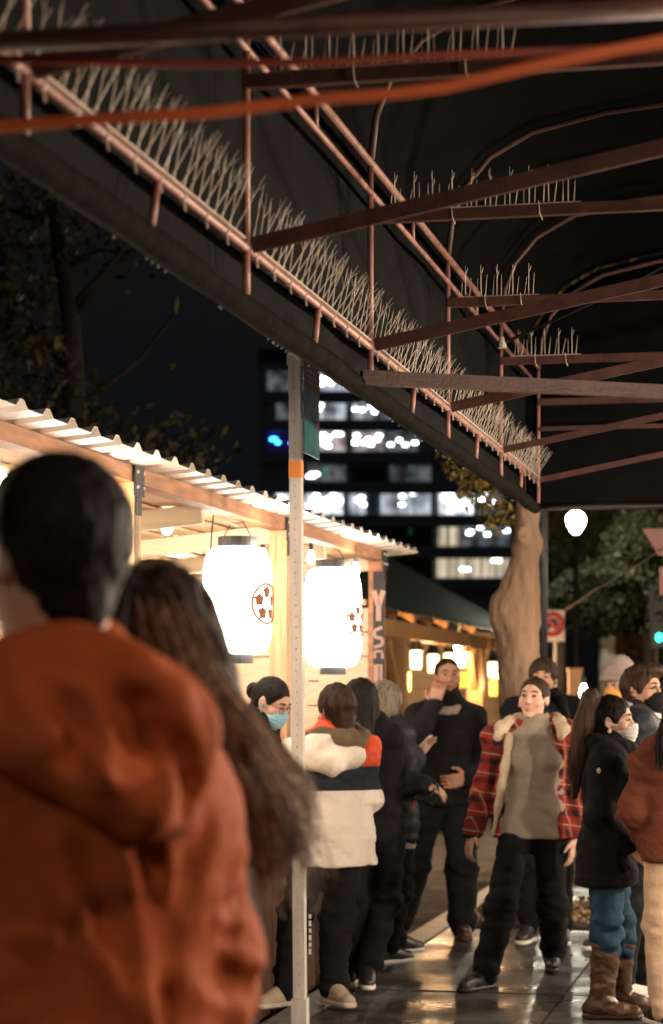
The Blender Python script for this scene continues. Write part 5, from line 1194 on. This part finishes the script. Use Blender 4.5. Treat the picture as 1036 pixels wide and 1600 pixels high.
p.jacket(m_blackj, .030, .45, (.05, .04, .03), name='lining', amp=.004, extra=lambda sd: (sd.cone(q(842, 1090, -.24), q(838, 1340, -.24), .215, .235, .012, neg=True),), seed=2)
sd = p.hairsd(); p.cap(sd, -.001, .074, -.06); sd.ell(p.hp(0, .105, -.01), (.035, .03, .035), .02); p.emit(sd, 'hair', H_BRN, disp=p.hairdisp(.004, 60)); p.shoes(m_shoe_b, m_shoe_b, boot=.16)
mb = MB(); mb.tube([p.hp(-.083, 0, -.035), p.hp(-.083, 0, -.05)], .004, 6); link('earring', mesh_np('earring', mb.v, mb.f), m_clip, p.root)

# woman with ponytail and white mask
p = Person(948, 10.25, 1.53, 82, 'person with long dark ponytail, white mask, black coat, jeans and brown boots', head_yaw=72, pitch=2, px_ov={
    'head': (958, 1126, 0), 'neck': (950, 1170, 0), 'shR': (948, 1192, -.14), 'shL': (950, 1192, .14), 'elR': (935, 1275, -.17), 'wrR': (985, 1320, -.18), 'elL': (950, 1280, .16), 'wrL': (990, 1310, .15), 'anR': (940, 1574, -.05), 'anL': (968, 1560, .14), 'knR': (948, 1460, -.05), 'knL': (968, 1455, .1)}, vox=.007)
p.body(); p.face(H_BLK); p.trousers(m_jeans, (.105, .078, .062), end=.42, amp=.013)
q = p.px
p.jacket(m_blackj, .042, .41, (.075, .066, .054), collar=.024, amp=.009, seed=9, flare=.035); p.roll(p.ring(p.J['neck'], .09, .1, .02, -.02, 16), .038, m_blackj, 'hood', amp=.006)
p.shoes(m_boot, m_boot_d, boot=.31, bw=1.2); p.mask(m_maskw)
sd = p.hairsd(.24); p.cap(sd, .003, .068, -.06); sd.cone(p.hp(0, .085, .05), p.hp(0, .135, .055), .05, .035, .03); p.emit(sd, 'hair', H_BLK, disp=p.hairdisp(.005, 60))
pt = [p.hp(0, .085, .07)]; g = [[pt[0], q(924+k*.5, 1092, dy), q(914+k, 1130, dy), q(905+k*1.2, 1190, dy), q(899+k*1.3, 1244+abs(k)*-1, dy)] for k, dy in ((-11, -.02), (0, -.05), (11, 0), (2, .05))]
p.strands('ponytail', g, 420, .010, .0032, H_BRN, seed=5)
sd = SDF(np.array(g).reshape(-1, 3).min(0)-.1, np.array(g).reshape(-1, 3).max(0)+.1, .008); gg = g[1]
for i, (a, b) in enumerate(zip(gg[:-1], gg[1:])): sd.cone(a+V3(0, .03, 0), b+V3(0, .03, 0), (.036, .044, .050, .047)[i], (.044, .050, .047, .016)[i], .02)
p.emit(sd, 'ponytail', H_BRN, disp=p.hairdisp(.006, 50))
mb = MB(); e = p.hp(-.085, .0, -.055); mb.ball(e, (.010, .006, .018), 8); mb.ball(e-V3(0, 0, .026), (.014, .008, .018), 8); link('earring', mesh_np('earring', mb.v, mb.f, True), M('pearl earring', (.85, .6, .4), .2), p.root)
mb = MB(); mb.ball(q(936, 1204, -.215), (.012, .008, .014), 8); link('coat_button', mesh_np('coat_button', mb.v, mb.f, True), m_sherpa, p.root)

# person in rust fleece cut by the right edge
p = Person(1064, 9.85, 1.62, 196, 'person in rust fleece and cream trousers cut off by the right edge', head_yaw=215, px_ov={'elL': (990, 1272, .02), 'wrL': (1015, 1325, .14), 'shL': (1012, 1196, .02), 'head': (1066, 1105, 0), 'anL': (1040, 1580, 0), 'knL': (1034, 1440, 0), 'hipL': (1042, 1330, 0)}, vox=.0085)
p.body(); p.trousers(m_cream, (.108, .086, .074), amp=.006); p.jacket(m_rust, .034, .475, (.076, .066, .052), amp=.010, seed=13, collar=.015)
sd = p.hairsd(.34); p.cap(sd, .008, .045, -.1); sd.cone(p.hp(0, .05, -.05), p.hp(.05, .08, -.22), .08, .06, .04); p.emit(sd, 'hair', H_BLK, disp=p.hairdisp(.006, 50))
p.strands('hair_lock', [[p.px(1040, 1110, -.1), p.px(1026, 1160, -.13), p.px(1030, 1215, -.14)], [p.px(1050, 1110, -.1), p.px(1040, 1160, -.13), p.px(1044, 1220, -.14)]], 120, .008, .003, H_BLK); p.shoes(m_shoe_b)

# ------------------------------------------------------------------ foreground couple
# long haired woman just beyond the man
p = Person(262, 3.35, 1.715, 255, 'person with very long windblown brown hair beside the orange jacket', head_yaw=240, pitch=4, roll=0, px_ov={'head': (222, 1030, 0)}, vox=.012)
p.body(); p.trousers(m_pants); p.jacket(m_blackj, .03, .47)
sd = p.hairsd(.3, .009); p.cap(sd, .010, .05, -.09); sd.cone(p.px(248, 960, -.02), p.px(296, 1090, -.05), .078, .072, .05); sd.cone(p.px(296, 1090, -.05), p.px(355, 1210, -.06), .072, .045, .05); p.emit(sd, 'hair', H_BRN, disp=p.hairdisp(.008, 40), rel=1)
q = p.px
G = [[q(215, 890, -.05), q(232, 980, -.13), q(268, 1090, -.16), q(330, 1200, -.18), q(372, 1300, -.18), q(395, 1400, -.16)],
     [q(235, 885, -.05), q(262, 975, -.12), q(300, 1080, -.17), q(370, 1190, -.18), q(420, 1290, -.17), q(440, 1390, -.12)],
     [q(255, 892, -.03), q(288, 975, -.10), q(325, 1075, -.14), q(400, 1170, -.14), q(452, 1270, -.12), q(462, 1365, -.10)],
     [q(268, 905, .0), q(300, 975, -.06), q(336, 1070, -.08), q(405, 1160, -.08), q(462, 1230, -.08), q(468, 1330, -.06)],
     [q(275, 925, .03), q(308, 990, 0), q(342, 1085, -.02), q(410, 1172, -.02), q(470, 1250, .0), q(455, 1350, .0)]]
p.strands('hair', G, 1900, .013, .0030, H_WARM, seed=8, jitter=.007, ns=18)
G2 = [[a for a in g[2:]]+[q(470, 1420, -.05)] for g in G[1:4]]; p.strands('flyaway_hair', G2, 90, .03, .002, H_WARM, seed=9, jitter=.03, ns=14)
# man in burnt orange hooded shell
p = Person(128, 2.85, 1.83, 214, 'person in burnt orange hooded jacket filling the left foreground, seen from behind', male=True, head_yaw=224, pitch=2, skin=SK_M, px_ov={
    'head': (74, 874, -.01), 'neck': (112, 1085, .0), 'shR': (262, 1255, .10), 'elR': (316, 1490, .16), 'wrR': (284, 1760, .08), 'shL': (-40, 1235, -.10), 'elL': (-70, 1500, -.12)}, vox=.010, hs=1.02)
p.body(); p.face(H_BLK); p.trousers(m_pants2); p.shoes(m_shoe_b)
q = p.px; O = np.array([0, 0, EH])-p.org
def ray(x, y): return np.array([(x-CX)/F, 1, (CY-y)/F])
def ridge(sd, pts, r, sink=.4, k=.02, neg=False):
    P = [sd.hit(O, ray(*a)) for a in pts]; P = [a+V3(0, r*sink, 0) for a in P if a is not None]
    for i in range(len(P)-1): 
        w = .6 if i in (0,) else 1; sd.cone(P[i], P[i+1], r*w, r*(.6 if i == len(P)-2 else 1), k, neg=neg)
def folds(sd):
    pass
    ridge(sd, [(95, 1310), (135, 1400), (178, 1492), (222, 1600), (240, 1700)], .030, .35, .02)
    ridge(sd, [(176, 1300), (198, 1370), (222, 1430), (248, 1500), (262, 1560)], .024, .35, .02)
    ridge(sd, [(250, 1310), (262, 1380), (270, 1450)], .014, .5, .03)
    ridge(sd, [(30, 1340), (60, 1450), (80, 1620)], .026, .4, .02); ridge(sd, [(-10, 1320), (10, 1450), (20, 1620)], .024, .4, .02)
    ridge(sd, [(132, 1340), (175, 1440), (210, 1530)], .022, .0, .03, True)
    ridge(sd, [(225, 1330), (250, 1420), (270, 1520)], .016, -.1, .03, True)
    ridge(sd, [(333, 1290), (308, 1370), (283, 1460), (272, 1560), (268, 1650)], .016, -.6, .03, True)
    ridge(sd, [(372, 1330), (352, 1380), (330, 1400)], .012, .5, .02); ridge(sd, [(385, 1420), (362, 1440), (335, 1440)], .014, .4, .02)
    ridge(sd, [(398, 1510), (370, 1500), (330, 1480)], .016, .4, .02); ridge(sd, [(392, 1560), (360, 1575), (310, 1560)], .016, .4, .02)
p.jacket(m_orangej, .030, .42, (.075, .072, .062), amp=.006, extra=folds, seed=21, h=.010)
def hoodfold(sd):
    sd.ell(q(155, 1140, -.10), (.155, .085, .105), .06); sd.ell(q(70, 1120, -.12), (.14, .08, .09), .06)
    ridge(sd, [(165, 1010), (215, 1050), (262, 1095), (285, 1150)], .022, .4, .03)
    ridge(sd, [(75, 1060), (120, 1100), (135, 1150), (150, 1200)], .018, .4, .025); ridge(sd, [(30, 1060), (50, 1110), (80, 1150)], .018, .4, .025)
    ridge(sd, [(150, 1150), (165, 1200), (190, 1240)], .02, .4, .025); ridge(sd, [(230, 1180), (240, 1230), (225, 1265)], .02, .4, .025)
    ridge(sd, [(60, 1075), (110, 1110), (160, 1165)], .022, .0, .02, True); ridge(sd, [(190, 1090), (222, 1110), (225, 1150), (195, 1195)], .020, .0, .02, True)
    ridge(sd, [(238, 1140), (246, 1190), (240, 1225)], .012, .1, .02, True); ridge(sd, [(95, 1140), (110, 1180), (130, 1205)], .014, .1, .02, True)
    ridge(sd, [(285, 1170), (300, 1230), (290, 1265)], .014, .1, .02, True)
p.roll([q(-40, 1070, -.08), q(40, 1050, -.13), q(110, 1042, -.13), q(150, 1056, -.06), q(194, 1104, -.01), q(232, 1158, -.02), q(258, 1218, -.06), q(250, 1264, -.12), q(215, 1262, -.18), q(140, 1215, -.21), q(60, 1165, -.22), q(-30, 1140, -.22)],
       [.03, .03, .032, .036, .040, .040, .036, .034, .032, .032, .032, .03], m_orangej, 'hood', h=.008, k=.05, amp=.005, extra=hoodfold)
p.roll([q(-40, 1040, -.03), q(30, 1040, -.10), q(95, 1022, -.10), q(140, 1020, -.03), q(150, 1030, .05)], .022, fabric('dark collar', (.06, .022, .02)), 'collar')
sd = p.hairsd(.2, .008); p.cap(sd, .002, .05, -.05); sd.ell(p.hp(0, .03, .04), (.087, .10, .090), .03, p.Rh); [sd.ell(p.hp(k*.085, -.005, -.02), (.030, .034, .042), .01, p.Rh, True) for k in (-1, 1)]; p.emit(sd, 'hair', H_BLK, disp=p.hairdisp(.003, 120))
